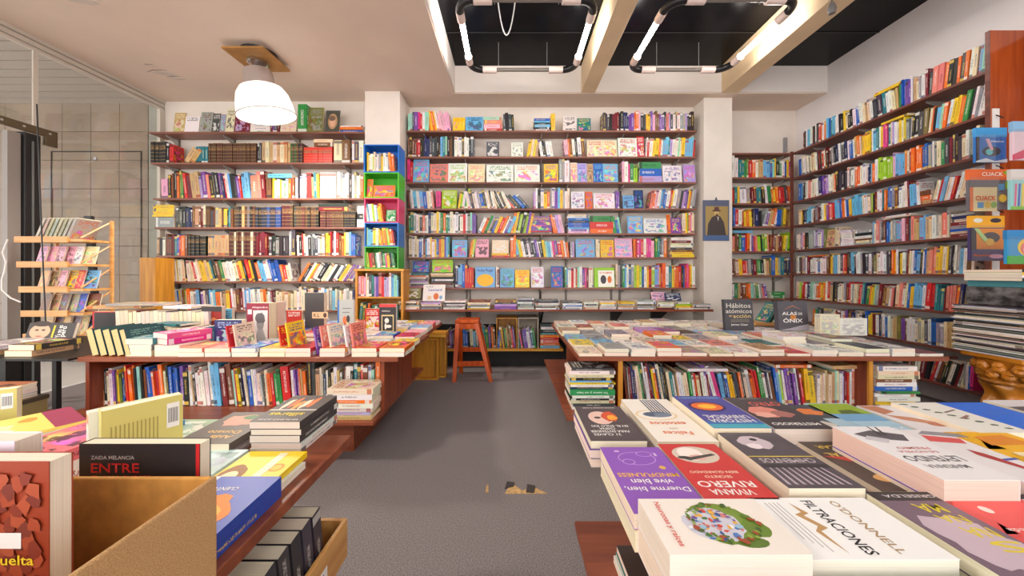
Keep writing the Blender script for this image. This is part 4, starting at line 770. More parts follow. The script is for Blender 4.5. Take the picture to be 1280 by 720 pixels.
pile(wx(712, 2.2), wx(770, 2.2), 2.2, SZ, [(.022, 'w'), (.018, 'd'), (.022, 'e'), (.012, 'k'), (.018, 'w'), (.036, 'g', [('S', 'Yo como y así bajo', .7, .45, .5, (240, 245, 235))]), (.014, 'n'), (.016, 'w'), (.012, 'y'), (.012, 'c'), (.02, 'k'), (.02, 'e'), (.022, 'w'), (.014, 'd')], 'stack at the left end of the right table')
pile(wx(1097, 2.2), wx(1152, 2.2), 2.2, SZ, [(.03, 'e'), (.024, 'y'), (.026, 'w'), (.02, 'w'), (.016, 'g'), (.03, 'b'), (.026, 'w'), (.022, 'u'), (.024, 'e'), (.024, 'e'), (.03, 'w')], 'stack at the right end of the right table')
pile(wx(408, 2.08), wx(468, 2.08), 2.06, SZ, [(.02, 'i'), (.018, 'h'), (.026, 'w'), (.03, 'w'), (.02, 'o'), (.034, 'w'), (.032, 'e')], 'white pile on the left table shelf', dmax=.2)
lay(wx(880, 2.32), 2.36, SZ + .222, .17, .26, .018, 0, 'w', 'white book lying across the upright row under the right table, left one', group='books under the right table')
lay(wx(985, 2.32), 2.36, SZ + .245, .17, .24, .02, 0, 'o', 'orange book lying across the upright row under the right table', group='books under the right table')
lay(wx(1050, 2.32), 2.36, SZ + .238, .17, .22, .022, 6, 'i', 'tan book lying across the upright row under the right table', group='books under the right table')
# ---- books lying on the middle right table
cw = .158; accents = 'wwwawwewawdwswwweawcwiwwawoww'
def acc(r, c):
    sp = {(0, 0): 'e', (0, 1): 'a', (0, 2): 'w', (0, 3): 'o', (0, 4): 'a', (0, 5): 'e', (0, 6): 'w', (1, 6): 's', (2, 5): 'y', (3, 4): 'h', (3, 5): 'p', (4, 1): 'q', (3, 8): 'c', (3, 7): 'c', (1, 8): 't', (0, 8): 'r', (1, 1): 'c', (0, 11): 'd', (0, 13): 'd', (1, 11): 'd', (2, 12): 'r', (4, 3): 's', (2, 0): 'c', (1, 0): 'y', (2, 2): 'a'}
    return sp.get((r, c), accents[(r * 7 + c * 3) % len(accents)])
th_r = [.016, .03, .028, .034, .03, .034]
for r in range(6):
    for c in range(14):
        if (r, c) in ((5, 12), (5, 13), (4, 9), (4, 12)): continue
        X = .50 + c * .162 + rng.uniform(-.006, .006); Y = 2.30 + r * .226 + rng.uniform(-.008, .008)
        w = .15 * rng.uniform(.93, 1.03); h = .215 * rng.uniform(.95, 1.02)
        nst = rng.choice([1, 1, 1, 2, 2]) if r < 5 else 2
        if (r, c) in ((2, 2), (0, 7), (1, 9), (1, 11), (5, 6), (0, 11)): nst = 2 + (r > 0)
        z = TZ + .0005
        for k in range(nst):
            t = rng.uniform(.014, .028); code = acc(r, c)
            lab = '%s-covered book, %s from left in %s row of right middle table' % (colname(code), ORD(c + 1), ('front', '2nd', '3rd', '4th', '5th', 'rear')[r])
            if nst > 1: lab += ', ' + ('top of pile' if k == nst - 1 else '%s in pile' % ORD(k + 1))
            lay(X + rng.uniform(-.003, .003), Y, z, w, h, t, rng.choice((90, 90, -90)) + rng.uniform(-2, 2), code, lab, group='books lying on the right middle table', ink=rng.choice([(60, 60, 70), (200, 70, 50), (230, 160, 40), (70, 100, 150), (90, 60, 80), (120, 140, 120)])); z += t + .0006
ya = 2.9
stand(wx(925, ya), ya, TZ + .045, .235, .255, .035, 'd', 'charcoal self-help book standing, titled with habits in pale letters', tilt=6, style='plain', rgb=(66, 66, 72), group='standing display books',
      art=[('T', 'Hábitos', .5, .80, .86, .15, (205, 200, 190)), ('T', 'atómicos', .5, .62, .92, .13, (205, 200, 190)), ('T', 'en', .2, .46, .1, .06, (200, 170, 110)), ('T', 'acción', .6, .46, .62, .12, (205, 180, 120)), ('T', 'James Clear', .5, .18, .6, .07, (240, 238, 235)), ('P', rect(.2, .33, .85, .345), (150, 140, 120)), ('P', rect(.2, .28, .85, .295), (150, 140, 120))])
stand(wx(993, ya), ya, TZ + .045, .245, .24, .05, 'd', 'dark grey novel standing with white title letters over a pale mountain', tilt=6, style='plain', rgb=(84, 82, 90), group='standing display books',
      art=[('P', [(0, 0), (1, 0), (1, .22), (.7, .16), (.4, .08)], (170, 165, 175)), ('P', [(.14, .68), (.5, .86), (.84, .7), (.5, .83)], (190, 120, 90)), ('P', ell(.5, .45, .1, .1), (200, 130, 60)), ('T', 'ALAS', .38, .58, .5, .11, (245, 243, 240)), ('T', 'DE', .74, .57, .14, .08, (235, 230, 225)), ('T', 'ÓNIX', .48, .35, .66, .17, (245, 243, 240))])
# box of dark books between the two standing ones, far end of the table
for i, c in enumerate('tkgrnk'): spine_out(wx(948, 3.3) + i * .026, 3.2, TZ + .07, .02, .15, .2, c, '%s book leaning in the tray behind the charcoal self-help book' % colname(c) if c != 'k' else '%s black book leaning in the tray behind the charcoal self-help book' % ('inner' if i < 3 else 'outer'), lean=-32, group='books in the tray')
tag(box('wood_tray', M_PINE, wx(944, 3.2), 3.19, TZ + .04, wx(976, 3.2), 3.4, TZ + .068), 'pale wood tray between the two standing dark books', 'tray')
# open pages block standing
for i, (p0, p1, yt) in enumerate(((1025, 1050, 393), (1050, 1084, 398))):
    w = wx(p1, 2.75) - wx(p0, 2.75); stand(wx((p0 + p1) / 2, 2.75), 2.75, TZ + .03, w, wz(yt, 2.75) - TZ - .03, .05 if i == 0 else .03, 'e' if i == 0 else 'w', ('cream blank-faced block of books standing on the right table', 'white leaflet-covered book standing on the right table')[i], ink=(190, 188, 190), group='standing display books')
# ---- books on the left middle table, front edge
gL = 'books on the left middle table'
for i in range(5):
    t = .04 if i < 4 else .03
    M = Matrix.Translation((-2.55 + i * .05 + t, 2.18 + .26, TZ)) @ Matrix.Rotation(-math.radians(14), 4, 'Y') @ Matrix.Rotation(math.pi, 4, 'Z')
    M = Matrix.Translation((-2.60 + i * .052, 2.19, TZ + .002)) @ Matrix.Rotation(-math.radians(15), 4, 'Y') @ Matrix.Translation((t, .25, 0)) @ Matrix.Rotation(math.pi, 4, 'Z')
    book(M, t, .25, .165, 't', '%s of five leaning teal volumes showing their page edges' % ('leftmost', '2nd', '3rd', '4th', 'rightmost')[i], group=gL, rgb=(44, 80, 86), ink=(120, 160, 150), pages=(226, 196, 140))
def flat_stack(px, Y, w, h, ts, codes, name, rot=90, z=TZ, grp=gL, **kw):
    zz = z + .0006
    for i, (t, c) in enumerate(zip(ts, codes)):
        lay(wx(px, Y), Y + h / 2 if rot in (90, -90) else Y + w / 2, zz, w, h, t, rot + rng.uniform(-2, 2), c, '%s book, %s of the %s' % (colname(c), ('only' if len(ts) == 1 else 'top' if i == len(ts) - 1 else ORD(i + 1) + ' from bottom'), name), group=grp, **kw); zz += t + .0006
    return zz
flat_stack(173, 2.19, .165, .23, [.036, .036, .036], 'ewt', 'stack right of the teal volumes')
flat_stack(209, 2.19, .16, .22, [.034, .034], 'we', 'low stack under the magenta volumes')
for i, c in enumerate('mm'):
    lay(wx(226, 2.3) , 2.32, TZ + .072 + i * .035, .16, .24, .034, 68, c, ('lower', 'upper')[i] + ' magenta volume laid askew near the teal volumes', group=gL, rgb=(214, 40, 140) if i == 0 else (226, 90, 150), ink=(250, 240, 245))
for k, (px, cs) in enumerate(((238, 'es'), (271, 'ws'), (305, 'wb'), (340, 'ey'), (372, 'wr'), (415, 'er'), (455, 'wr'), (490, 'wo'))):
    flat_stack(px, 2.18, .155, .22, [.026, .026], cs, '%s pair along left table front' % ORD(k + 1))
for k, px in enumerate((503, 470, 436, 400, 365, 325)):
    flat_stack(px - 2, 2.42, .15, .21, [.03], 'yawjew'[k], '%s single from the right in the second row of left table' % ORD(k + 1), rot=-90)
# slanting pairs standing between the flat ones
for k, (px, yt, c, ic, lab) in enumerate(((303, 408, 'r', (250, 210, 200), 'red slim book with vertical stripes slanting at the left table edge'), (312, 406, 'e', (120, 100, 90), 'cream slim book slanting behind the striped red book'),
        (368, 408, 'r', (250, 210, 60), 'red and yellow slim book slanting at the left table edge'), (378, 404, 'y', (80, 80, 130), 'yellow slim book slanting behind the red and yellow book'),
        (412, 410, 'p', (220, 220, 240), 'violet slim book slanting at the left table edge'), (420, 408, 's', (240, 220, 200), 'salmon slim book slanting beside the violet book'), (430, 407, 'e', (120, 150, 190), 'cream slim book slanting beside the salmon book'),
        (450, 407, 'w', (180, 60, 80), 'white slim book slanting left of the dull red book'), (458, 405, 's', (150, 60, 60), 'dull red slim book slanting at the left table edge'))):
    Y = 2.21 + .012 * (k % 3); h = wz(yt, Y) - TZ
    M = Matrix.Translation((wx(px - 16, Y), Y, TZ + .002)) @ Matrix.Rotation(-math.radians(9), 4, 'Y') @ Matrix.Rotation(math.radians(-16), 4, 'Z')
    book(M, .012, .13, h, c, lab, group=gL, ink=ic)
# standing display books
def disp(p0, p1, yt, Y, t, code, lab, z=TZ, yaw=0, **kw):
    stand(wx((p0 + p1) / 2, Y), Y, z, wx(p1, Y) - wx(p0, Y), wz(yt, Y) - z, t, code, lab, yaw=yaw, group='standing display books', **kw)
disp(252, 277, 383, 2.75, .04, 'k', 'black hardback with a red and gold picture standing on the left table', style='plain', rgb=(46, 38, 40), art=[('P', rect(.18, .06, .98, .84), (150, 36, 30)), ('P', ell(.58, .42, .3, .24), (200, 120, 60)), ('P', ell(.58, .42, .2, .15), (110, 24, 22))])
disp(308, 336, 379, 2.62, .09, 'q', 'thick maroon book with a white statue bust standing on the left table', style='plain', rgb=(146, 30, 58), art=[('P', rect(.3, .05, .95, .82), (226, 218, 214)), ('P', ell(.62, .52, .17, .22), (150, 146, 146)), ('P', ell(.62, .62, .22, .14, 16, .2, 3), (104, 100, 102)), ('P', [(.38, .05), (.9, .05), (.74, .34), (.5, .34)], (170, 166, 166)), ('P', rect(.06, .72, .24, .84), (235, 225, 225)), ('T', 'Alejandro', .6, .89, .7, .06, (240, 225, 225))])
disp(381, 405, 366, 3.05, .05, 'd', 'tall charcoal book with a cream shelf sign standing on the left table', style='plain', rgb=(76, 72, 72), art=[('P', rect(.38, .36, 1.2, .52), (240, 205, 160)), ('T', 'K.L', .62, .44, .3, .09, (90, 60, 50)), ('P', ell(1.05, .44, .09, .06), (90, 70, 60))])
disp(422, 442, 375, 2.72, .03, 'a', 'grey book with dancing figures and blue spine standing on the left table', style='plain', rgb=(176, 180, 176), art=[('P', rect(0, 0, .1, 1), (50, 110, 190)), ('P', ell(.45, .5, .13, .1), (214, 110, 60)), ('P', ell(.66, .53, .11, .09), (60, 50, 50)), ('P', ell(.6, .25, .09, .2), (226, 196, 90)), ('P', ell(.46, .28, .07, .17), (180, 60, 50)), ('P', ell(.74, .25, .06, .18), (50, 50, 54)), ('P', rect(.3, .78, .85, .8), (110, 110, 110)), ('P', rect(.3, .68, .75, .7), (110, 110, 110))])
disp(474, 495, 380, 2.9, .03, 'k', 'black book with a gold framed drawing standing on the left table', style='plain', rgb=(52, 46, 50), art=[('P', rect(0, .9, 1, 1), (214, 60, 60)), ('P', rect(.14, .12, .86, .66), (226, 200, 140)), ('P', rect(.19, .16, .81, .62), (50, 46, 50)), ('P', ell(.45, .48, .13, .08), (236, 226, 210)), ('P', ell(.55, .3, .18, .05), (236, 226, 210)), ('P', ell(.38, .3, .06, .1), (236, 226, 210)), ('T', 'ARREOLA', .4, .78, .5, None, (235, 225, 215))])
disp(358, 377, 388, 3.1, .03, 'r', 'small plain red book standing towards the back of the left table')
disp(455, 476, 386, 3.15, .03, 'r', 'red paperback standing left of the black framed drawing book', yaw=-14)
disp(277, 290, 386, 2.9, .03, 'c', 'pale blue book standing behind the red and gold picture')
disp(340, 345, 378, 2.75, .12, 'c', 'pale lilac book block standing right of the maroon book')
disp(268, 302, 400, 2.42, .05, 'n', 'dark blue city-picture paperback standing in front of the maroon book', ink=(150, 170, 210))
# rows of page edges behind, with flat books on top
ps = 0
for (p0, p1, n, yt, Y, nm) in ((146, 262, 22, 389, 2.72, 'rear'), (198, 250, 9, 410, 2.46, 'front')):
    x = wx(p0, Y); W_ = wx(p1, Y) - x
    for i in range(n):
        t = W_ / n - .001; h = (wz(yt, Y) - TZ) * rng.uniform(.95, 1.03); c = 'wiekqwdecwsn'[i % 12]
        M = Matrix.Translation((x + i * W_ / n, Y, TZ)) @ Matrix.Rotation(-math.radians(3), 4, 'Y') @ Matrix.Translation((t, .16, 0)) @ Matrix.Rotation(math.pi, 4, 'Z')
        book(M, t, .16, h, c, 'book showing its page edges, %s from left in the %s upright row, left table' % (ORD(i + 1), nm), group=gL, pages=jit((228, 212, 188), 10))
zt = wz(388, 2.72) + .012
lay(wx(150, 2.8), 2.82, zt, .17, .36, .02, 12, 'i', 'tan flat book on top of the rear page-edge row', group=gL)
lay(wx(178, 2.8), 2.82, zt + .021, .17, .42, .018, 4, 'a', 'grey large flat book topmost over the rear page-edge row', group=gL)
lay(wx(232, 2.8), 2.82, zt, .17, .24, .018, -5, 'w', 'white flat book at the right on the rear page-edge row', group=gL)
lay(wx(216, 2.55), 2.56, wz(408, 2.5) + .004, .14, .26, .014, -6, 't', 'teal flat book on top of the front page-edge row', group=gL)
stand(wx(130, 2.9), 2.9, TZ, .19, .2, .03, 'r', 'black book with red edges standing behind the teal volumes', group=gL, rgb=(200, 40, 46), ink=(40, 34, 36), style='plain', art=[('P', rect(.08, 0, 1, .96), (52, 44, 46))])
# rear part of the left table
for r in range(5):
    for c in range(10):
        X = -.80 - c * .165; Y = 2.76 + r * .2
        if Y > 3.7 or (r < 1 and c > 3) or X < -2.2: continue
        code = 'rwbawjwyewcawrw'[(r * 5 + c * 2) % 15]; t = rng.uniform(.02, .05)
        lay(X, Y, TZ + .0006, .15, .19, t, rng.choice((90, -90)) + rng.uniform(-3, 3), code, '%s book lying %s from right in %s rear row of the left table' % (colname(code), ORD(c + 1), ORD(r + 1)), group=gL)
# left side table
lay(-3.05, 2.3, TZ + .001, .17, .24, .035, 90, 'i', 'lower tan book beside the teal volumes', group=gL); lay(-3.04, 2.31, TZ + .037, .17, .24, .035, 88, 'k', 'upper book with an ochre face beside the teal volumes', group=gL, rgb=(60, 52, 50))
lay(-3.38, 2.33, TZ + .001, .3, .38, .03, 90, 'i', 'broad tan album lying at the far left, lower of two', group=gL); lay(-3.36, 2.35, TZ + .032, .3, .4, .022, 86, 'a', 'broad pale grey album lying on the tan album at far left', group=gL)
stand(wx(55, 2.5), 2.52, TZ + .037, .34, .125, .02, 'i', 'dark magazine-sized book showing a man\'s face, propped at far left', tilt=15, group=gL, style='plain', rgb=(58, 52, 50), art=[('P', ell(.27, .5, .22, .42), (214, 170, 140)), ('P', ell(.27, .94, .2, .16), (60, 44, 38)), ('P', ell(.2, .58, .04, .05), (70, 50, 40)), ('P', ell(.34, .58, .04, .05), (70, 50, 40)), ('P', rect(.22, .2, .33, .26), (170, 90, 80)), ('P', rect(.54, .15, .58, .85), (230, 200, 50)), ('T', 'Ya no es', .68, .5, .7, .11, (240, 240, 238), 90), ('T', 'pero', .8, .5, .6, .11, (240, 240, 238), 90)])
# box and books on the floor stand, far left
st = thing('low_stand', 'low wooden stand at the far left under flat books', 'stand', (-2.9, 1.75, 0))
box('stand_top', M_DWOOD, -3.5, 1.7, .30, -2.72, 2.1, .325, st)
for a in (-3.45, -2.78): box('leg', M_DWOOD, a, 1.72, 0, a + .04, 2.08, .30, st)
cbx = thing('olive_box', 'olive cardboard box file at the far left under flat books', 'box', (-2.8, 1.75, .325))
box('box_body', plain('olive_board', (150, 138, 92), .6), -3.05, 1.78, .325, -2.735, 2.08, .42, cbx); box('box_lid', plain('dark_olive', (70, 62, 48), .6), -3.055, 1.775, .4, -2.73, 2.085, .424, cbx)
for i, (c, t) in enumerate((('y', .012), ('b', .014), ('w', .024), ('w', .022), ('u', .012))):
    lay(-2.92, 1.93, .4245 + sum((.012, .014, .024, .022, .012)[:i]), .24, .33, t - .0006, 0 + rng.uniform(-2, 2), c, '%s book, %s from bottom on the olive box at far left' % (colname(c), ORD(i + 1)), group=gL, rgb=(176, 110, 80) if c == 'u' else None)
# ------------------------------------------------------------------ near right table: big flat paperbacks
gN = 'flat books on the near right table'
def flip(art):                            # art given as seen from the viewer: left to right, near to far
    out = []
    for a in art or []:
        if a[0] == 'T': out.append(('T', a[1], 1 - a[2], 1 - a[3]) + tuple(a[4:]))
        else: out.append((a[0], [(1 - u, 1 - v) for u, v in a[1]], a[2]))
    return out or None
def hero(label, ztop, pxl, yf, yn, Wd, t, rot, rgb, art, under=True, Yn=None, **kw):
    d = EYE - ztop; Y1 = d * F / (yf - CY); Y0 = Yn if Yn is not None else d * F / (yn - CY); X0 = wx(pxl, Y1)
    if rot == 90: art = flip(art)
    a = (Wd, Y1 - Y0) if rot in (90, -90) else (Y1 - Y0, Wd)
    lay(X0 + Wd / 2, (Y0 + Y1) / 2, ztop - t, a[0], a[1], t, rot, 'w', label, rgb=rgb, art=art, style='plain' if art else 'print', group=gN, **kw)
    if under:
        room = ztop - t - TZ; k = 0
        n = max(1, int(round(room / .03))) if room > .008 else 0
        for i in range(n):
            tt = room / n; c = 'wekdapw'[(int(pxl) + i) % 7]
            lay(X0 + Wd / 2 - .004 * (i % 2), (Y0 + Y1) / 2 - .004, TZ + .0006 + i * tt, a[0], a[1], tt - .001, rot, c, '%s book, %s below the %s' % (colname(c), ORD(n - i), ' '.join(label.split()[:6])), group=gN)
WH = (244, 242, 238)
hero('charcoal book with a half red face, near right table far left corner', .69, 718, 508, 551, .152, .022, 90, (78, 68, 72),
     [('P', ell(.42, .62, .24, .2), (232, 196, 184)), ('P', ell(.62, .66, .16, .16, 16, .15, 4), (214, 84, 50)), ('P', ell(.66, .62, .1, .08, 12, .2, 2), (240, 170, 50)), ('P', ell(.36, .62, .07, .03), (70, 60, 60)), ('T', '21 CLAVES', .36, .15, .5, .055, WH), ('T', 'PARA ENTENDER', .44, .23, .72, .055, WH), ('T', 'CHINA', .42, .30, .3, .055, WH), ('T', 'EN EL SIGLO XXI', .5, .37, .7, .055, WH), ('T', 'MARIANO MORALES VLADIMIR', .5, .94, .7, .03, WH)])
hero('white paperback with a blue Ionic capital and orange title, near right table', .685, 776, 499, 552, .165, .016, 90, (244, 238, 228),
     [('P', ell(.42, .56, .4, .13), (236, 214, 170)), ('P', ell(.42, .56, .35, .11), (244, 238, 228)), ('P', ell(.45, .57, .28, .07), (120, 134, 152)), ('P', ell(.3, .57, .1, .05), (80, 94, 118))] + [('P', rect(.38 + k * .055, .6, .41 + k * .055, .98), (70, 96, 128) if k % 2 else (40, 60, 90)) for k in range(7)] +
     [('T', 'Felices', .48, .16, .5, .07, (232, 110, 50)), ('T', 'como', .48, .25, .16, .03, (200, 170, 140)), ('T', 'estoicos', .48, .36, .66, .07, (232, 110, 50))])
hero('thick blue paperback with an orange glowing eye on its cover', .708, 840, 495, 535, .162, .045, 90, (74, 74, 160),
     [('P', rect(0, 0, 1, .1), (70, 170, 190)), ('P', rect(0, .1, 1, .18), (60, 110, 180)), ('P', ell(.42, .62, .36, .17), (60, 40, 100)), ('P', ell(.42, .62, .3, .13), (240, 110, 40)), ('P', ell(.42, .62, .18, .07), (252, 196, 60)), ('T', 'HISTORIA', .5, .19, .82, .09, WH), ('T', 'UNIVERSAL', .5, .30, .82, .1, WH), ('T', 'TERENCE MUNDY', .5, .92, .86, .05, (130, 200, 235))])
hero('dark paperback with pink lettering and a pink face, near right table', .708, 903, 497, 536, .165, .045, 90, (70, 64, 70),
     [('P', ell(.35, .5, .28, .17, 20, .12, 5), (226, 140, 126)), ('P', ell(.6, .42, .2, .1, 16, .2, 6), (170, 110, 104)), ('P', ell(.25, .4, .2, .08, 16, .2, 8), (236, 176, 160)), ('T', 'OTRO', .62, .76, .6, .14, (232, 110, 100)), ('T', 'MISTERIOSO', .5, .13, .82, .07, WH), ('T', 'Cayetana Viduca', .5, .95, .4, .025, WH)])
hero('purple paperback with white line drawing about mindfulness', .69, 750, 559, 642, .15, .03, 90, (142, 86, 190),
     [('P', ell(.5, .78, .3, .12), (200, 160, 226)), ('P', ell(.5, .78, .285, .112), (142, 86, 190)), ('P', ell(.34, .72, .1, .05), (200, 160, 226)), ('P', ell(.34, .72, .085, .04), (142, 86, 190)), ('P', ell(.66, .86, .13, .05), (200, 160, 226)), ('P', ell(.66, .86, .115, .042), (142, 86, 190)), ('P', ell(.8, .62, .05, .03), (226, 180, 90)), ('P', rect(.2, .9, .28, .93), (214, 190, 232)), ('P', rect(.82, .82, .86, .88), (214, 190, 232)),
      ('T', 'Duerme bien,', .5, .3, .9, .075, WH), ('T', 'vive bien', .5, .4, .6, .075, WH), ('T', 'MINDFULNESS', .5, .5, .9, .06, (246, 196, 40))])
hero('red paperback with an oval portrait and cream lettering, near right table', .69, 822, 555, 624, .15, .03, 90, (206, 52, 52),
     [('P', ell(.47, .76, .37, .18), (214, 200, 184)), ('P', ell(.4, .78, .2, .14), (250, 236, 228)), ('P', ell(.47, .7, .14, .06, 14, .1, 3), (226, 180, 170)), ('P', [(.2, .68), (.75, .78), (.8, .75), (.3, .64)], (70, 66, 64)), ('P', ell(.24, .7, .1, .03), (50, 48, 48)), ('T', 'VIVIANA', .46, .1, .6, .085, WH), ('T', 'RIVERO', .48, .22, .8, .1, WH), ('T', 'SECRETO', .48, .34, .4, .04, (246, 226, 200)), ('T', 'BIEN GUARDADO', .48, .42, .72, .04, (246, 226, 200))])
hero('thick paperback with a black and white photograph and thin yellow line', .70, 897, 541, 610, .158, .04, 90, (86, 78, 86),
     [('P', ell(.4, .78, .26, .14, 20, .15, 9), (206, 190, 200)), ('P', ell(.32, .7, .12, .06, 14, .1, 1), (236, 224, 230)), ('P', ell(.44, .84, .06, .03), (40, 36, 40)), ('P', rect(0, .49, 1, .505), (226, 200, 80))] + [('P', [(.05 + .1 * k, .05), (.09 + .1 * k, .04), (.11 + .09 * k, .3 + .03 * (k % 3)), (.09 + .09 * k, .32)], (186, 172, 184)) for k in range(9)] + [('P', rect(.02, .3, .98, .36), (60, 54, 60)), ('T', 'CHIMENTOS', .5, .42, .8, .08, (200, 190, 196))])
hero('dark paperback with yellow lettering about sugar, near right table', .672, 992, 549, 614, .16, .02, 90, (70, 58, 54),
     [('P', [(0, .62), (.3, .5), (1, .62), (1, .68), (.3, .6)], (196, 60, 50)), ('T', 'SACAR AL', .5, .64, .8, .08, (232, 200, 90)), ('T', 'AZÚCAR', .5, .8, .7, .09, (232, 200, 90)), ('T', 'LA', .45, .5, .16, .05, (232, 200, 90)), ('P', ell(.5, .2, .3, .08), (220, 170, 110))])
hero('thick white paperback with a sketched girl and black lettering, near right table', .732, 1040, 533, 600, .15, .05, 90, (240, 238, 240),
     [('P', [(.2, .72), (.75, .66), (.9, .8), (.5, .9), (.1, .82)], (96, 90, 98)), ('P', [(.48, .78), (.6, 1), (.62, 1), (.53, .78)], (50, 46, 50)), ('P', [(.55, .78), (.72, .99), (.74, .98), (.6, .78)], (50, 46, 50)), ('P', [(.1, .7), (.35, .62), (.5, .7), (.25, .78)], (206, 202, 208)), ('T', 'LEYENDO', .5, .33, .82, .1, (90, 86, 92)), ('T', 'MARIANA', .45, .2, .6, .06, (130, 126, 132)), ('T', 'PREMIO', .55, .52, .5, .045, (210, 120, 120)), ('T', 'DE NOVELA', .5, .45, .6, .035, (210, 120, 120))], pages=(240, 204, 190))
hero('white paperback with a red sleeve and a blue pen, right of the sketched girl', .70, 1119, 537, 612, .16, .03, 90, (236, 232, 234),
     [('P', [(.1, .75), (.6, .7), (.7, .8), (.2, .88)], (222, 90, 90)), ('P', [(.3, .5), (.5, .2), (.58, .22), (.46, .52), (.36, .6)], (180, 60, 60)), ('P', [(.5, .4), (.75, .42), (.75, .45), (.5, .43)], (60, 90, 180)), ('P', [(.2, .9), (.9, .82), (.9, .9), (.4, .97)], (150, 146, 152))])
hero('yellow orange paperback with a white label at the right edge', .70, 1178, 540, 588, .17, .03, 90, (246, 186, 24), [('P', [(.2, .6), (.9, .62), (.8, .9), (.3, .86)], (228, 140, 40)), ('P', rect(.2, .2, .85, .42), (244, 226, 190)), ('T', 'ABIERTA', .5, .31, .5, .1, (226, 140, 50))])
hero('white paperback with dark green leaf drawings, near right table far side', .70, 1113, 503, 541, .152, .03, 90, (240, 238, 230), [('P', ell(.15 + .08 * k, .92 - .1 * k, .08, .025, 10, .35, k), (66, 92, 64)) for k in range(9)] + [('P', [(.5, .6), (.9, .7), (.88, .72), (.5, .63)], (120, 90, 80)), ('P', [(.5, .4), (.8, .5), (.78, .53), (.5, .44)], (150, 110, 100))])
hero('plain bright blue paperback at the far right of the near table', .70, 1169, 503, 541, .165, .03, 90, (30, 110, 226), [('T', 'MARES', .5, .6, .4, .06, (90, 130, 214))])
hero('book with a dark and white cover at the far right corner of the near table', .70, 1228, 500, 533, .17, .03, 90, (226, 220, 222), [('P', [(0, .3), (1, .45), (1, .75), (0, .7)], (92, 84, 86))])
hero('paperback with a green meadow over pale blue, near right table', .686, 1004, 504, 545, .15, .018, 90, (170, 206, 226), [('P', rect(.06, .62, .98, .98), (150, 176, 50)), ('P', [(.3, .62), (.8, .62), (.7, .76), (.4, .74)], (84, 104, 40)), ('P', rect(.06, .4, .98, .62), (120, 170, 210)), ('T', 'JARDINES', .5, .2, .8, .08, (236, 240, 245))])
hero('white paperback with brown hands on its cover, near right table', .686, 1070, 507, 552, .15, .018, 90, (232, 228, 232), [('P', [(0, .98), (.4, .98), (.5, .8), (.1, .7)], (196, 130, 100)), ('P', [(.1, .7), (.5, .62), (.8, .45), (.7, .38), (.2, .55)], (206, 140, 108)), ('P', ell(.65, .42, .16, .06), (190, 116, 90)), ('T', 'VOCES', .55, .15, .6, .08, (214, 90, 90))])
hero('narrow dark paperback with orange and pale blue shapes, behind the pink face book', .686, 968, 506, 540, .13, .018, 90, (70, 76, 84), [('P', ell(.5, .7, .3, .14, 14, .25, 2), (226, 130, 70)), ('P', rect(.5, .1, .98, .45), (170, 200, 216)), ('P', ell(.3, .25, .22, .1, 14, .2, 4), (214, 206, 196))])
def headart():
    r = random.Random(11); out = [('P', ell(.48, .55, .37, .27, 30, .05, 3), (120, 146, 52)), ('P', ell(.58, .78, .16, .1, 16, .12, 7), (104, 134, 44)), ('P', ell(.82, .66, .09, .12, 14, .15, 8), (92, 120, 40)), ('P', ell(.5, .48, .3, .22, 22, .1, 5), (206, 206, 220))]
    pal = [(206, 70, 54), (84, 124, 190), (236, 176, 60), (236, 236, 242), (116, 84, 150), (70, 116, 56), (214, 130, 120), (60, 90, 150), (150, 190, 214)]
    for k in range(70):
        a = r.uniform(0, 6.28); q = math.sqrt(r.random()); out.append(('P', ell(.5 + .29 * q * math.cos(a), .47 + .2 * q * math.sin(a), r.uniform(.015, .045), r.uniform(.01, .03), 7, .4, k), r.choice(pal)))
    for k in range(40):
        a = r.uniform(0, 6.28); q = r.uniform(.8, 1.0); out.append(('P', ell(.48 + .36 * q * math.cos(a), .56 + .27 * q * math.sin(a), r.uniform(.02, .05), r.uniform(.012, .03), 7, .4, k), r.choice([(90, 124, 36), (66, 96, 36), (140, 168, 60), (160, 70, 40)])))
    return out + [('T', 'Neuronas y raíces', .5, .12, .8, .06, (206, 70, 60), 0)]
# the cross-laid books in front
lay(.59, .628, TZ + .0006, .152, .232, .036, 180, 'w', 'white book below the black lettered leaks novel', group=gN)
lay(.59, .628, TZ + .037, .152, .232, .033, 180, 'w', 'white paperback with slanted black title about leaks and a tan zigzag', group=gN, rgb=(246, 246, 246), style='plain',
    art=[('T', "FILTRACIONES", .5, .46, .88, .09, (38, 36, 40)), ('T', "O'DONNELL", .5, .68, .86, .07, (170, 140, 100)), ('P', [(.1, .3), (.3, .36), (.34, .3), (.55, .37), (.6, .29), (.93, .3), (.6, .25), (.52, .31), (.32, .24), (.28, .31)], (190, 150, 100))] + [('P', rect(.1, .2 - .035 * k, .9 - .06 * k, .206 - .035 * k), (150, 150, 155)) for k in range(4)])
lay(.345, .59, TZ + .0006, .13, .215, .05, 180, 'w', 'white book below the colourful head-shaped picture', group=gN)
lay(.345, .59, TZ + .0515, .13, .215, .048, 180, 'w', 'thick white paperback with a green and multicoloured head drawing', group=gN, rgb=(238, 230, 222), style='plain',
    art=headart())
hero('dark mauve paperback with yellow capital letters, near right table front', .69, 1081, 615, 740, .15, .03, 90, (120, 100, 116), [('P', rect(0, .88, 1, 1), (56, 52, 54)), ('T', 'GRISELDA', .5, .94, .7, .04, (214, 206, 210)), ('P', ell(.4, .4, .36, .3, 20, .2, 2), (200, 180, 194))] + [('T', s, .5 + .04 * k, .78 - .14 * k, .34, .11, (226, 206, 50)) for k, s in enumerate(('MA', 'ÑA', 'NA', 'S'))])
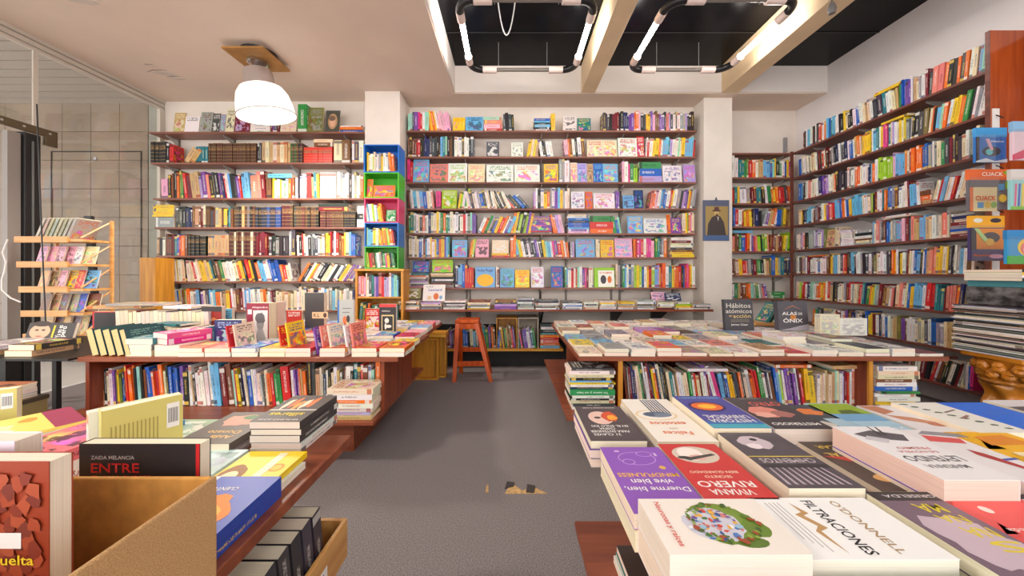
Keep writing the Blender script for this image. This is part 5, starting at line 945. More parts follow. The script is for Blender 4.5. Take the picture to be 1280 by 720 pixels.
hero('coral red paperback with pale lettering, right of the mauve book', .69, 1168, 620, 735, .16, .03, 90, (232, 84, 84), [('T', 'Lo que queda', .5, .55, .8, .06, (250, 220, 214)), ('T', 'Historias', .5, .35, .7, .1, (250, 226, 220)), ('P', ell(.3, .8, .06, .05), (250, 226, 220))])
lay(.60, .43, TZ + .0006, .2, .27, .055, 180, 'z', 'pale green book below the leaks novel at the front edge', group=gN, rgb=(196, 214, 200), ink=(150, 90, 80))
lay(.37, .40, TZ + .0006, .15, .22, .06, 180, 'p', 'dark purple photo-covered book at the very front of the near right table', group=gN, rgb=(90, 60, 90), ink=(226, 190, 216))
k = 0
for (X, Y) in [(1.02 + i * .165, y) for i in range(8) for y in (.38, .62, .86, 1.1)]:
    if (X < 1.3 and Y > .7 and Y < 1.0 and X < 1.1): continue
    if X * F / Y + CX < 1262: continue
    k += 1; c = 'wrkabeyw'[k % 8]
    lay(X, Y, TZ + .0006, .15, .22, .06, 90, c, '%s flat book at the right of the near table, number %s outward' % (colname(c), ORD(k)), group=gN)
# lower shelf of the near right table
lay(.385, .955, .2706, .15, .21, .018, 90, 'w', 'white book under the dark photo book on the low shelf', group=gN); lay(.39, .95, .2896, .15, .21, .012, 90, 't', 'thin teal-edged book on the low shelf at front right', group=gN)
lay(.393, .95, .3026, .15, .21, .02, 90, 'k', 'dark book with a dim lamplit photograph on the low shelf', group=gN, rgb=(62, 46, 40), style='plain', art=[('P', ell(.45, .74, .3, .12, 16, .2, 4), (176, 110, 60)), ('P', ell(.6, .82, .16, .06, 14, .2, 2), (214, 160, 100))])
# ------------------------------------------------------------------ near left table
gK = 'books on the near left table'
lay(-.65, .86, TZ + .0006, .155, .21, .016, 0, 'w', 'white book below the yellow bee book', group=gK)
lay(-.632, .86, TZ + .0172, .155, .2, .016, 90, 'y', 'yellow paperback with orange slices and a striped bee', group=gK, rgb=(240, 206, 30), style='plain', art=[('P', ell(.78, .6, .2, .26, 18, .08, 3), (150, 100, 40)), ('P', ell(.78, .6, .12, .12), (236, 220, 180)), ('P', ell(.45, .7, .13, .1), (240, 150, 40)), ('P', ell(.45, .7, .09, .07), (250, 190, 70)), ('P', ell(.2, .4, .12, .09), (240, 150, 40)), ('P', ell(.2, .4, .08, .06), (250, 190, 70)), ('P', rect(.28, .05, .42, .95), (236, 226, 200))])
lay(-.80, .87, TZ + .0006, .15, .21, .03, 90, 'c', 'pale blue-green book with faint bird drawing left of the bee book', group=gK, rgb=(196, 222, 220), ink=(110, 140, 150))
for i in range(2):
    lay(-.612, .70, TZ + .0006 + i * .0235, .16, .235, .023, 90, 'b', ('lower blue and white paperback below the orange mask', 'blue paperback with an orange mask and white lettering')[i], group=gK, rgb=(44, 76, 176), style='plain' if i else 'print',
        art=[('P', rect(.86, .0, 1, 1), (214, 222, 236)), ('P', ell(.52, .55, .36, .24, 22, .18, 5), (236, 130, 30)), ('P', ell(.52, .56, .24, .14, 18, .2, 6), (250, 180, 60)), ('P', ell(.5, .58, .08, .06), (60, 40, 60)), ('P', ell(.64, .52, .05, .06), (90, 170, 220)), ('T', 'ARTE Y MASCARAS', .5, .9, .76, .045, WH), ('T', 'CUENTOS', .6, .2, .4, .05, WH)] if i else None)
for i, (t, c) in enumerate(((.016, 'w'), (.016, 'w'), (.022, 'k'), (.018, 'k'), (.022, 'k'))):
    zz = TZ + .0006 + sum((.016, .016, .022, .018, .022)[:i])
    lay(-.675 + .004 * (i % 2), 1.115, zz, .145, .215, t - .0006, 90, c, ['white book lowest of the five-book stack at the table corner', 'white book second lowest of the five-book corner stack', 'black-spined book third in the five-book corner stack', 'black-spined book fourth in the five-book corner stack', 'black-spined topmost book with orange shapes and yellow title'][i], group=gK, style='plain' if i == 4 else 'print', rgb=(70, 66, 66) if i > 1 else None,
        art=[('P', ell(.3 + .13 * k, .32 + .05 * (k % 3), .06, .2, 12, .3, k), [(226, 120, 60), (240, 214, 190), (236, 160, 70)][k % 3]) for k in range(5)] + [('P', rect(0, .58, 1, .62), (214, 210, 200)), ('T', 'sillares', .5, .76, .7, .12, (240, 214, 40)), ('T', 'MOLINO JOSE', .5, .93, .8, .05, (226, 222, 216))] if i == 4 else None)
lay(-.86, 1.075, TZ + .0006, .16, .22, .026, 90, 'a', 'grey-spined book under the brown photo book', group=gK)
lay(-.855, 1.08, TZ + .0272, .16, .22, .022, 90, 'd', 'dark brown photo book with gold lettering left of the corner stack', group=gK, rgb=(92, 84, 78), style='plain', art=[('P', ell(.5, .3, .36, .2, 18, .2, 4), (206, 150, 130)), ('P', ell(.4, .2, .2, .08, 14, .2, 8), (90, 130, 90)), ('T', 'Aida', .35, .82, .4, .09, (236, 190, 110)), ('T', 'Donato', .45, .68, .6, .09, (236, 190, 110))])
lay(-1.03, 1.08, TZ + .0006, .15, .22, .024, 90, 'g', 'pale green book between the blue-bordered and the brown photo book', group=gK, rgb=(150, 180, 150), ink=(220, 226, 210))
lay(-1.2, 1.06, TZ + .0006, .2, .26, .04, 70, 'b', 'white paperback with a rounded blue border, near left table', group=gK, rgb=(70, 150, 206), style='plain', art=[('P', rect(.14, .1, .98, .9), (236, 232, 232)), ('P', ell(.5, .5, .2, .08, 14, .3, 2), (206, 130, 120)), ('P', ell(.6, .65, .16, .05, 12, .3, 5), (160, 160, 170))])
lay(-1.12, .90, TZ + .0006, .17, .24, .07, 80, 'w', 'thick white book under the pink-edged book', group=gK)
lay(-1.12, .90, TZ + .071, .17, .24, .03, 80, 's', 'pink-edged book beside the greenish yellow standing paperback', group=gK, rgb=(224, 110, 120))
for k in range(3): lay(-1.36, .93, TZ + .0006 + k * .031, .2, .28, .03, 66, 'waw'[k], ('white book lowest under the yellow magazine', 'grey book in the middle under the yellow magazine', 'white book directly under the yellow magazine')[k], group=gK)
lay(-1.36, .93, TZ + .094, .2, .28, .008, 60, 'y', 'pale yellow magazine with maroon top, near left table', group=gK, kind='magazine', rgb=(240, 214, 110), style='plain', art=[('P', rect(0, .0, 1, .2), (150, 40, 80)), ('P', ell(.5, .55, .3, .16, 14, .3, 3), (246, 232, 170)), ('P', ell(.45, .6, .16, .08, 12, .3, 6), (236, 180, 60)), ('P', ell(.7, .3, .1, .06, 12, .3, 6), (226, 150, 60))])
lay(-1.62, .88, TZ + .0006, .22, .29, .09, 66, 'c', 'pale blue book with small dark figure, near left table', group=gK, rgb=(196, 210, 222), style='plain', art=[('P', [(.4, .4), (.6, .5), (.55, .7), (.45, .6)], (150, 60, 80)), ('T', 'J. M. BARRIE', .4, .1, .4, .04, (80, 80, 90))])
lay(-1.42, .66, TZ + .0006, .22, .29, .09, 66, 'h', 'lilac book with yellow spot at the left edge of view', group=gK, rgb=(150, 132, 186), style='plain', art=[('P', ell(.5, .4, .25, .12, 14, .3, 3), (240, 220, 120)), ('P', rect(.1, .6, .9, .75), (206, 196, 220))])
# standing back-cover books
def backcover(x, y, label, w=.14, h=.205, yaw=57, t=.03):
    stand(x, y, TZ, w, h, t, 'y', label, yaw=yaw, group=gK, rgb=(216, 206, 120), style='plain', art=[('P', rect(.78, .62, .95, .92), WH)] + [('P', rect(.8 + .02 * k, .68, .81 + .02 * k, .86), (40, 40, 42)) for k in range(7)] + [('P', rect(.1 + .05 * k, .2, .118 + .05 * k, .8), (176, 160, 84)) for k in range(12)] + [('P', rect(.04, 0, .98, .1), (110, 170, 190))])
backcover(-.89, .857, 'greenish yellow paperback standing with barcode, behind the kraft box'); backcover(-1.60, 1.06, 'greenish yellow paperback standing with barcode at the left edge of view', yaw=35, h=.16)
stand(-.925, .862, TZ, .14, .2, .025, 'w', 'white-paged paperback standing directly behind the greenish yellow one', yaw=57, group=gK)
stand(-.508, .482, TZ + .0006, .165, .285, .018, 'k', 'black paperback with red title standing behind the kraft box', group=gK, rgb=(48, 44, 46), style='plain', art=[('T', 'ENTRE', .3, .885, .4, .045, (224, 44, 44)), ('T', 'ZAIDA MELANCIA', .28, .935, .36, .018, (200, 196, 194)), ('T', 'EL ANOCHECER', .36, .83, .5, .04, (224, 44, 44)), ('P', rect(.97, 0, 1.0, 1), (206, 40, 44))])
stand(-.543, .36, .655, .142, .292, .02, 'o', 'rust orange book with a dark figure standing in the kraft box', group=gK, rgb=(150, 58, 34), style='plain', art=[('P', ell(.55 + .06 * (k % 7), .06 + .07 * (k // 7) + .02 * (k % 3), .05, .03, 8, .4, k), [(160, 66, 38), (128, 46, 30), (168, 74, 44), (116, 42, 30)][k % 4]) for k in range(91)] + [('P', rect(.62, .70, .82, .755), (236, 232, 228)), ('T', 'vuelta', .76, .66, .3, .035, (240, 206, 40))])
stand(-.625, .393, .655, .142, .297, .024, 'w', 'white paperback standing behind the rust orange book in the kraft box', group=gK)
stand(-.585, .30, .64, .05, .19, .04, 'e', 'cream small book at the left of the kraft box', group=gK)
# kraft box
kb = thing('kraft_box', 'open kraft box full of books at the front left', 'box', (-.52, .3, TZ))
kx0, kx1, ky0, ky1, kz = -.67, -.383, .10, .46, .875; w_ = .006
box('far_wall', M_KRAFT, kx0, ky1 - w_, TZ, kx1 - w_, ky1, kz, kb, bevel=.002); box('left_wall', M_KRAFT, kx0, ky0, TZ, kx0 + w_, ky1 - w_, kz, kb); box('near_wall', M_KRAFT, kx0 + w_, ky0, TZ, kx1 - w_, ky0 + w_, kz, kb)
rw = box('right_wall', M_KRAFTO, kx1 - w_, ky0, TZ, kx1, ky1, kz, kb, bevel=.002); box('base', M_KRAFT, kx0 + w_, ky0 + w_, TZ, kx1 - w_, ky1 - w_, TZ + .006, kb)
# pine crate below the table edge
pc = thing('pine_crate', 'pine crate of dark books sticking out under the near left table', 'crate', (-.7, .7, .281))
a0, a1, b0, b1, c0, c1 = -.86, -.495, .30, 1.07, .281, .395; w_ = .012
rs = box('side_board', M_CRATE, a1 - w_, b0, c0, a1, b1, c1, pc, bevel=.002); box('side_board', M_CRATE, a0, b0, c0, a0 + w_, b1, c1, pc); box('end_board', M_CRATE, a0 + w_, b1 - w_, c0, a1 - w_, b1, c1, pc); box('end_board', M_CRATE, a0 + w_, b0, c0, a1 - w_, b0 + w_, c1, pc); box('base_board', M_CRATE, a0 + w_, b0 + w_, c0, a1 - w_, b1 - w_, c0 + .008, pc)
lbm = box('paper_label', M_WHITE, a1, .83, .315, a1 + .001, .95, .35, rs)
put_text(lbm, 'label_lettering', 'POESIA', .1, .022, Matrix.Translation((a1 + .0015, .89, .332)) @ Matrix(((0, 0, 1), (1, 0, 0), (0, 1, 0))).to_4x4(), (40, 60, 120))
for i in range(6):
    spine_out(-.515, .72 + i * .045, c0 + .01, .036, .15, .215, 'd' if i % 2 else 'k', '%s dark-spined volume from the near end in the pine crate' % ORD(i + 1), yaw=90, lean=8, group='dark volumes in the pine crate', rgb=[(70, 70, 78), (54, 54, 60), (62, 58, 62), (48, 46, 52), (66, 60, 74), (58, 48, 60)][i], ink=(200, 196, 190))
spine_out(-.51, .62, c0 + .01, .04, .16, .2, 'a', 'grey book leaning at the near end of the pine crate', yaw=90, lean=16, group='dark volumes in the pine crate'); spine_out(-.51, .56, c0 + .01, .03, .15, .18, 'b', 'blue book leaning at the near end of the pine crate', yaw=90, lean=20, group='dark volumes in the pine crate', rgb=(30, 76, 150))
# ------------------------------------------------------------------ stool
sx, sy = wx(583.5, 3.72), 3.84
stl = thing('wooden_stool', 'orange varnished wooden stool with a square seat and crossbars', 'stool', (sx + .07, sy, 0))
B().box(-.125, -.12, .605, .125, .12, .64).build('seat', M_STOOL, stl, bevel=.006, M=Matrix.Translation((sx, sy, 0)) @ Matrix.Translation((sx + .07, sy, 0)).inverted() @ Matrix.Translation((0, 0, 0)) if False else None).location = (sx, sy, 0)
tops = [(-.1, -.1), (.1, -.1), (.1, .1), (-.1, .1)]; feet = [(-.125, -.16), (.255, -.15), (.235, .17), (-.1, .17)]
for (a, b) in zip(tops, feet):
    s = .021
    B().hexa([(sx + b[0] - s, sy + b[1] - s, 0), (sx + b[0] + s, sy + b[1] - s, 0), (sx + b[0] + s, sy + b[1] + s, 0), (sx + b[0] - s, sy + b[1] + s, 0)], [(sx + a[0] - s, sy + a[1] - s, .604), (sx + a[0] + s, sy + a[1] - s, .604), (sx + a[0] + s, sy + a[1] + s, .604), (sx + a[0] - s, sy + a[1] + s, .604)]).build('leg', M_STOOL, stl)
def at(i, z): q = z / .604; return (sx + feet[i][0] * (1 - q) + tops[i][0] * q, sy + feet[i][1] * (1 - q) + tops[i][1] * q)
for (i, j, z, h) in ((0, 1, .16, .05), (3, 2, .25, .05), (0, 3, .21, .045), (1, 2, .21, .045), (0, 1, .545, .055), (3, 2, .545, .055)):
    p, q = Vector((*at(i, z), z)), Vector((*at(j, z), z)); d = (q - p).normalized(); n = Vector((-d.y, d.x, 0)) * .009; p = p + d * .018; q = q - d * .018
    B().hexa([p - n, q - n, q + n, p + n], [v + Vector((0, 0, h)) for v in (p - n, q - n, q + n, p + n)]).build('crossbar', M_STOOL, stl)
# ------------------------------------------------------------------ yellow trays by the end of the left table
def tray(x0, x1, y0, y1, h, label, face):
    t = thing('wooden_tray', label, 'tray', ((x0 + x1) / 2, (y0 + y1) / 2, 0)); w = .016
    box('side', M_YWOODZ, x0, y0, 0, x0 + w, y1, h, t); box('side', M_YWOODZ, x1 - w, y0, 0, x1, y1, h, t); box('rail', M_YWOOD, x0 + w, y0, 0, x1 - w, y1, w, t); box('rail', M_YWOOD, x0 + w, y0, h - w, x1 - w, y1, h, t)
    box('back_board', M_YWOODZ, x0 + w, y1 - .008, w, x1 - w, y1, h - w, t); return t
tray(-1.06, -.77, 3.745, 3.82, .44, 'open yellow pine tray standing on edge behind the left table', 0); tray(-1.04, -.70, 3.83, 3.91, .45, 'second yellow pine tray standing behind the front tray', 0)
tag(B().box(-1.08, 3.75, .452, -.69, 3.93, .50).build('pine_tray', M_YWOOD, bevel=.003), 'yellow pine board lying across the two standing trays', 'board')
# ------------------------------------------------------------------ yellow cabinet with coloured crate tower
yx0, yx1, yy0, yy1 = wx(444, 3.98), wx(504, 3.98), 3.98, 4.235; yz = wz(336, 3.98)
yc = thing('pine_cabinet', 'open yellow pine cabinet under the coloured crate tower', 'cabinet', ((yx0 + yx1) / 2, yy0, 0)); w = .025
for a in (yx0, yx1 - w): box('side_panel', M_YWOODZ, a, yy0, 0, a + w, yy1, yz - w, yc); occ(a, yy0, 0, a + w, yy1, yz)
box('top_board', M_YWOOD, yx0 - .01, yy0 - .01, yz - w, yx1 + .01, yy1, yz, yc, bevel=.003); occ(yx0, yy0, yz - w, yx1, yy1, yz)
zs1 = wz(371, 3.99); zs2 = wz(408, 3.99)
for z in (zs1, zs2): box('shelf', M_YWOOD, yx0 + w, yy0, z - .018, yx1 - w, yy1 - .01, z, yc); occ(yx0, yy0, z - .018, yx1, yy1, z)
box('back_board', M_YWOODZ, yx0 + w, yy1 - .009, 0, yx1 - w, yy1, yz - w, yc)
ys = Shelf(lambda p: wx(p, 4.0), Matrix.Translation((0, 3.985, 0)), 4.0 / F, 'the pine cabinet', 'books in the pine cabinet')
row(ys, 1, zs1, [('u', 448, 498, 17, 28, 0, 'jsjewdthpsrhhwczc')], back=.01, dmax=.2); row(ys, 2, zs2, [('u', 448, 470, 7, 28, -4, 'tvkokgt'), ('u', 471, 498, 9, 26, 3, 'btkqgrnpt')], back=.01, dmax=.2)
cz0 = yz; cr = [(305, 332, 'green', (70, 176, 50)), (275, 304, 'blue', (40, 120, 206)), (244, 274, 'pink', (226, 70, 120)), (212, 243, 'lime green', (80, 196, 40)), (177, 211, 'bright blue', (36, 120, 214))]
z = yz + .001
for i, (yt, yb_, nm, rgb) in enumerate(cr):
    h = (332 - 177) / 5 * 4.0 / F * ((yb_ - yt) / 30.2); X0, X1 = wx(456 - i * .3, 4.0), wx(498 + i * .2, 4.0)
    m = plain('crate_' + nm.replace(' ', '_'), rgb, .4); t = thing('plastic_crate', '%s crate of thin books, %s from the bottom of the crate tower' % (nm, ORD(i + 1)), 'crate', ((X0 + X1) / 2, 4.0, z), 'coloured crates in the tower'); w = .012
    box('side', m, X0, 3.995, z, X0 + w, 4.225, z + h - .001, t); box('side', m, X1 - w, 3.995, z, X1, 4.225, z + h - .001, t); box('top', m, X0 + w, 3.995, z + h - w, X1 - w, 4.225, z + h - .001, t); box('bottom', m, X0 + w, 3.995, z, X1 - w, 4.225, z + w, t); box('back', m, X0 + w, 4.215, z + w, X1 - w, 4.225, z + h - w, t)
    ts = Shelf(lambda p: wx(p, 4.02), Matrix.Translation((0, 4.0, 0)), 4.0 / F, 'the %s crate' % nm, 'books in the crate tower')
    sg = [[('u', 459, 494, 13, 20, 6, 'lrugwadgmyktg')], [('u', 459, 474, 5, 22, 0, 'zccye'), ('u', 475, 494, 8, 21, 8, 'yoyoloorr')], [('u', 459, 480, 9, 22, 7, 'wcwlwcyyo'), ('f', 483, 495, 15, 'g', 'w')], [('f', 459, 466, 23, 'o', 'g'), ('f', 467, 494, 15, 'o', 'p')], [('u', 459, 488, 12, 24, 0, 'yewlewwaywwa'), ('u', 488, 494, 2, 23, 6, 'oo')]][i]
    n0 = len(BOOKS); row(ts, 1, z + w, sg, back=.004, dmax=.18)
    for b in BOOKS[n0:]: b['label'] = b['label'].replace('on 1st shelf of', 'in')
    z += h + .0005
# ------------------------------------------------------------------ portrait calendar
cal = thing('wall_calendar', 'blue-grey calendar with a painted portrait of a man in a hat and coat', 'calendar', (wx(896, 4.38), 4.385, wz(301, 4.38)))
X0, X1, Z0, Z1 = wx(879, 4.38), wx(912, 4.38), wz(301, 4.38), wz(250, 4.38); Yc = 4.388
pgc = box('sheet', plain('blue_grey_card', (92, 98, 122), .5), X0, Yc, Z0, X1, Yc + .006, Z1, cal)
def pol(name, pts, rgb, k): B().prism([(X0 + (X1 - X0) * u, Z0 + (Z1 - Z0) * v) for u, v in pts], 'xz', Yc - .0006 * k, Yc + .001).build(name, inkmat(rgb), pgc)
pol('picture_ground', rect(.1, .14, .95, .85), (168, 142, 86), 1); pol('coat', [(.16, .14), (.88, .14), (.8, .45), (.66, .6), (.5, .63), (.34, .58), (.2, .42)], (70, 62, 62), 2)
pol('face', ell(.52, .68, .08, .08), (206, 180, 120), 3); pol('hat_brim', ell(.52, .74, .17, .022), (84, 52, 54), 4); pol('hat_crown', [(.42, .74), (.62, .74), (.6, .83), (.44, .83)], (92, 56, 58), 5); pol('beard', ell(.53, .63, .05, .035), (76, 58, 46), 4); pol('shirt', [(.54, .6), (.6, .58), (.58, .48)], (214, 206, 190), 4); pol('footer', rect(.04, .02, .96, .13), (78, 104, 150), 1)
B().tube([((X0 + X1) / 2 - .01, Yc, Z1), ((X0 + X1) / 2, Yc - .004, Z1 + .035), ((X0 + X1) / 2 + .012, Yc, Z1)], .005, 6).build('clip', M_BLKM, cal)
# ------------------------------------------------------------------ magazine rack by the window
rk = thing('magazine_rack', 'pale pine magazine rack with five tiers beside the shop window', 'rack', (-3.9, 3.0, 0))
rx0, rx1 = wx(24, 3.0), wx(106, 3.0)
for i, py in enumerate((299, 330, 361, 391, 420)):
    z = wz(py, 3.0); o = .03 * i
    box('tier_board', M_PINE, rx0 + o * .6, 2.99, z - .02, rx1, 3.2, z, rk); box('tier_lip', M_PINE, rx0 + o * .6 - .01, 2.975, z - .03, rx1 - .12, 2.989, z + .022, rk)
    B().tube([(rx1 - .008, 2.98, z + .01), (rx1 - .008, 3.2, z + .17)], .007, 6).build('stay_rod', M_PINE, rk)
    n = 6
    for j in range(8 if i == 0 else n):
        if i == 0: spine_out(rx0 + .14 + j * .038, 2.99, z + .001, .02, .19, .2, 'aevaiawc'[j], '%s grey-toned volume from left on top of the pine rack' % ORD(j + 1), lean=-24, group='volumes on the pine rack', rgb=jit((176, 168, 146), 14))
        else:
            c = ['', 'jjjjwe', 'iijyrc', 'uiuabu', 'iuiaid'][i][j]; last = j == n - 1
            stand(rx0 + .075 + j * .078 + o * .5, 3.06 + .012 * (j % 2), z + .001, .15 if last else .1, .16, .01, c, '%s leaflet, %s from left on %s tier of the pine rack' % (colname(c), ORD(j + 1), ORD(i + 1)), tilt=12, yaw=-12 if not last else 0, group='leaflets on the pine rack', ink=[(120, 70, 60), (70, 90, 150), (230, 200, 90), (60, 60, 64)][(i + j) % 4])
for a in (rx0 + .05, rx1 - .005): box('rack_upright', M_PINE, a, 3.19, 0, a + .02, 3.21, wz(272, 3.0), rk)
tag(B().hexa([(wx(122, 3.25), 3.24, .3), (wx(126, 3.25), 3.24, .3), (wx(126, 3.25), 3.27, .3), (wx(122, 3.25), 3.27, .3)], [(wx(106, 3.25), 3.24, wz(270, 3.25)), (wx(115, 3.25), 3.24, wz(270, 3.25)), (wx(115, 3.25), 3.27, wz(270, 3.25)), (wx(106, 3.25), 3.27, wz(270, 3.25))]).build('leaning_bar', M_BLKM), 'black flat bar leaning beside the pine magazine rack', 'bar')
tag(B().tube([(wx(46, 2.9), 2.9, wz(130, 2.9)), (wx(52, 2.9), 2.9, wz(290, 2.9)), (wx(58, 2.9), 2.9, wz(425, 2.9))], .005, 6).build('dark_cord', M_BLKM), 'thin dark cord hanging in front of the magazine rack', 'cord')
tag(B().tube([(wx(p, 3.02), 2.95, wz(q, 3.0)) for p, q in ((24, 300), (18, 316), (22, 328), (20, 340), (17, 350), (17, 362), (28, 372), (40, 377))], .006, 6).build('white_cable', M_WHITE, smooth=True), 'crumpled white cable hanging left of the magazine rack', 'cable')
# ------------------------------------------------------------------ carved column with piled magazines at the right edge
cxx, cyy = 3.28, 2.30
col = thing('carved_column', 'honey-coloured carved wooden column with twisted shaft and leafy capital', 'column', (cxx, cyy, 0))
B().lathe([(.001, .0), (.16, 0), (.16, .03), (.14, .045), (.15, .07), (.12, .09)], 36, (cxx, cyy, 0)).build('base', M_COLUMN, col, smooth=True)
B().lathe([(.108 + .012 * math.sin(k * .4), .09 + k * .009) for k in range(37)], 48, (cxx, cyy, 0), twist=lambda a, z: 1 + .16 * math.sin(5 * a + z * 26)).build('twisted_shaft', M_COLUMN, col, smooth=True)
B().lathe([(.11, .415), (.135, .42), (.142, .432), (.135, .444), (.115, .45)], 36, (cxx, cyy, 0)).build('neck_ring', M_COLUMN, col, smooth=True)
cap = B().lathe([(.112, .448), (.118, .5), (.14, .55), (.165, .575)], 36, (cxx, cyy, 0)).build('capital', M_COLUMN, col, smooth=True)
for lv, (rr, zz, n) in enumerate(((.125, .462, 12), (.142, .51, 12))):
    for k in range(n):
        a = 2 * math.pi * (k + .5 * lv) / n; c, s = math.cos(a), math.sin(a)
        B().tube([(cxx + c * (rr - .01), cyy + s * (rr - .01), zz - .012), (cxx + c * (rr + .002), cyy + s * (rr + .002), zz + .016), (cxx + c * (rr + .018), cyy + s * (rr + .018), zz + .036), (cxx + c * (rr + .022), cyy + s * (rr + .022), zz + .026)], [.02, .034, .024, .012], 8).build('leaf', M_COLUMN, cap, smooth=True)
B().box(cxx - .15, cyy - .15, .575, cxx + .15, cyy + .15, .605).build('abacus', M_COLUMN, col, bevel=.006)
ms = Shelf(lambda p: wx(p, 2.12), Matrix.Translation((0, 2.10, 0)), 2.12 / F, 'the column', 'magazines piled on the carved column')
z = .606
for i in range(44):
    t = rng.uniform(.005, .0095); c = 'wdakwaekdaweakdwuakew'[i % 21]; w = rng.uniform(.5, .56)
    lay(3.12 + w / 2 + rng.uniform(-.014, .014), cyy + rng.uniform(-.01, .01), z, w, .36, t - .0004, -90 + rng.uniform(-1.5, 1.5), c, '%s magazine, %s from bottom of the pile on the carved column' % (colname(c), ORD(i + 1)), kind='magazine', group='magazines piled on the carved column', ink=(120, 100, 80)); z += t
zt = z
wp = thing('wrapped_pack', 'black magazine bundle in shiny clear film on top of the column pile', 'bundle', (3.3, cyy, zt))
B().box(3.19, cyy - .17, zt + .001, 3.7, cyy + .17, zt + .125).build('dark_bundle', plain('wrapped_black', (42, 40, 42), .15, noise=.5, scale=14, stretch=(1, 1, 2), rgb2=(120, 116, 116), bump=1.0), wp, bevel=.01)
box('teal_band', plain('teal_card', (70, 140, 150), .4), 3.20, cyy - .165, zt + .126, 3.7, cyy + .165, zt + .165, wp)
for k in range(7):
    a = 3.20 + k * .07; B().tube([(a, cyy - .172, zt + .01 + .01 * (k % 3)), (a + .05, cyy - .174, zt + .07), (a + .11, cyy - .172, zt + .115)], .003, 5).build('painted_crease_glint', plain('film_glint', (190, 190, 192), .2), wp)  # pale tubes paint glints along the creases of the film
z = zt + .166
for i, (c, t) in enumerate((('k', .02), ('w', .018), ('y', .018), ('k', .018))):
    lay(3.42, cyy + .02, z, .28, .5, t - .0006, 0, c, '%s spiral notebook, %s from bottom above the wrapped bundle' % (colname(c), ORD(i + 1)), kind='notebook', group='notebooks above the wrapped bundle'); z += t
# ------------------------------------------------------------------ hanging packs on the bookcase end
for i, px in enumerate((1238, 1275)):
    X = wx(px, 2.65); hs = thing('hanging_strip', ('white slotted display strip on the bookcase end, left one', 'white slotted display strip on the bookcase end, right one')[i], 'display strip', (X, 2.66, 1.2))
    box('strip', M_WHITE, X - .025, 2.618 if i == 0 else 2.388, 1.15, X + .025, 2.624 if i == 0 else 2.398, wz(138, 2.65), hs)
    for py in (146, 208, 262): B().tube([(X, 2.62 if i == 0 else 2.388, wz(py, 2.65)), (X, 2.58 if i == 0 else 2.345, wz(py + 6, 2.65))], .004, 6).build('hook', M_BLKM, hs)
def pack(name, label, p0, p1, y0, y1, Y, card, header, arts, tilt=0):
    X0, X1, Z1, Z0 = wx(p0, Y), wx(p1, Y), wz(y0, Y), wz(y1, Y); t = thing(name, label, 'toy pack', ((X0 + X1) / 2, Y, Z0), 'activity packs hanging on the bookcase end')
    bd = box('card', inkmat(card), X0, Y, Z0, X1, Y + .018, Z1, t, bevel=.002); hd = box('header_card', inkmat(header), X0 - .002, Y - .002, Z1 - (Z1 - Z0) * .26, X1 + .002, Y + .02, Z1 + .002, t)
    for k, a in enumerate(arts):
        if a[0] == 'P': B().prism([(X0 + (X1 - X0) * u, Z0 + (Z1 - Z0) * v) for u, v in a[1]], 'xz', Y - .0012 - .0006 * k, Y + .001).build('print', inkmat(a[2]), bd)
        else: put_text(bd, 'lettering', a[1], a[4] * (X1 - X0), a[5] * (Z1 - Z0), Matrix.Translation((X0 + (X1 - X0) * a[2], Y - .004 - .0006 * k, Z0 + (Z1 - Z0) * a[3])) @ Matrix.Rotation(math.pi / 2, 4, 'X'), a[6], bold=.02)
    B().box(X0 - .003, Y - .009, Z0 - .003, X1 + .003, Y - .0085, Z1 - (Z1 - Z0) * .2).build('film', M_FILM, t)
pack('activity_pack', 'blue hanging pack with a snow goggle picture, topmost left', 1220, 1258, 160, 203, 2.59, (36, 120, 206), (60, 160, 226), [('P', ell(.22, .88, .16, .07), (230, 240, 245)), ('P', ell(.72, .88, .16, .07), (44, 50, 60)), ('P', rect(0, .02, .1, .74), (46, 44, 60)), ('P', ell(.5, .32, .3, .14), (60, 64, 74)), ('P', ell(.42, .3, .12, .09), (90, 206, 214)), ('P', [(.3, .68), (.42, .68), (.56, .36), (.46, .34)], (236, 190, 206)), ('P', [(0, .04), (.3, .12), (.6, .03), (1, .1), (1, 0), (0, 0)], (226, 236, 245)), ('T', 'Hielos', .66, .6, .4, .06, (240, 246, 250))])
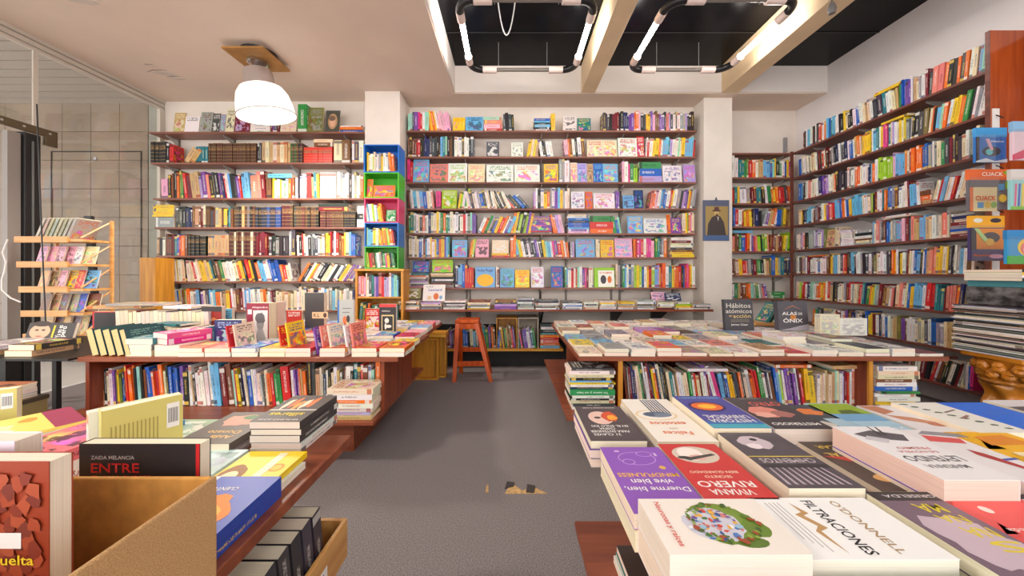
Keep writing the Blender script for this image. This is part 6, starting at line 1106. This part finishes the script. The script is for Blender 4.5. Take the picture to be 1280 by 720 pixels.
pack('activity_pack', 'orange hanging pack of bath toys lettered in the middle left', 1211, 1264, 212, 262, 2.58, (110, 106, 112), (236, 110, 50), [('P', rect(.02, -.04, .66, .56), (246, 226, 170)), ('P', rect(.02, -.04, .1, .56), (236, 120, 60)), ('P', rect(.2, .04, .34, .18), (80, 160, 214)), ('P', ell(.44, .12, .08, .09), (240, 200, 60)), ('P', ell(.58, .12, .07, .08), (140, 190, 70)), ('P', rect(.7, .48, .82, .64), (90, 170, 220)), ('P', rect(.86, .52, .98, .7), (150, 200, 60)), ('P', ell(.78, .28, .09, .1), (240, 204, 70)), ('T', 'CUACK', .52, .88, .5, .1, (246, 236, 226)), ('T', 'CUACK', .36, .28, .48, .12, (226, 90, 40)), ('P', ell(.88, .92, .07, .05), (150, 190, 60))])
pack('activity_pack', 'yellow-orange hanging pack with a raccoon mask picture, lowest left', 1213, 1255, 270, 326, 2.57, (70, 54, 110), (246, 176, 40), [('P', rect(.18, .26, 1, .72), (246, 150, 30)), ('P', rect(0, .24, .16, .72), (50, 46, 60)), ('P', ell(.22, .9, .14, .05), (236, 232, 226)), ('P', ell(.74, .9, .16, .05), (60, 54, 70)), ('P', ell(.6, .52, .26, .12), (70, 64, 72)), ('P', ell(.56, .42, .13, .08), (250, 200, 80)), ('P', [(.1, .72), (.22, .72), (.5, .48), (.4, .42)], (190, 226, 150)), ('P', ell(.75, .1, .2, .05), (226, 160, 190)), ('T', 'Mapaches', .3, .12, .5, .07, (236, 110, 60))])
pack('activity_pack', 'pale hanging pack with a pink toothed shape at the right edge, upper', 1266, 1300, 152, 200, 2.34, (226, 196, 206), (130, 176, 214), [('P', [(0, 0), (1, .1), (1, .4), (.5, .3), (0, .14)], (206, 50, 90))])
pack('activity_pack', 'hanging pack of coloured pencils at the right edge, middle', 1264, 1300, 212, 262, 2.34, (150, 206, 206), (206, 200, 196), [('P', [(.1 + .12 * k, .05), (.16 + .12 * k, .05), (.2 + .12 * k, .65), (.14 + .12 * k, .65)], [(226, 90, 140), (70, 90, 180), (240, 200, 60), (60, 140, 90), (226, 120, 50), (110, 70, 160)][k]) for k in range(6)] + [('P', rect(0, 0, 1, .08), (130, 190, 60))])
pack('activity_pack', 'blue and green hanging pack with a rainbow at the right edge, lowest', 1259, 1302, 288, 330, 2.33, (50, 150, 206), (40, 130, 190), [('P', rect(0, 0, 1, .24), (70, 176, 60)), ('P', ell(.7, .5, .4, .3), (240, 200, 60)), ('P', ell(.72, .46, .34, .26), (236, 110, 110)), ('P', ell(.74, .42, .28, .22), (240, 240, 244))])
emit_books(300)
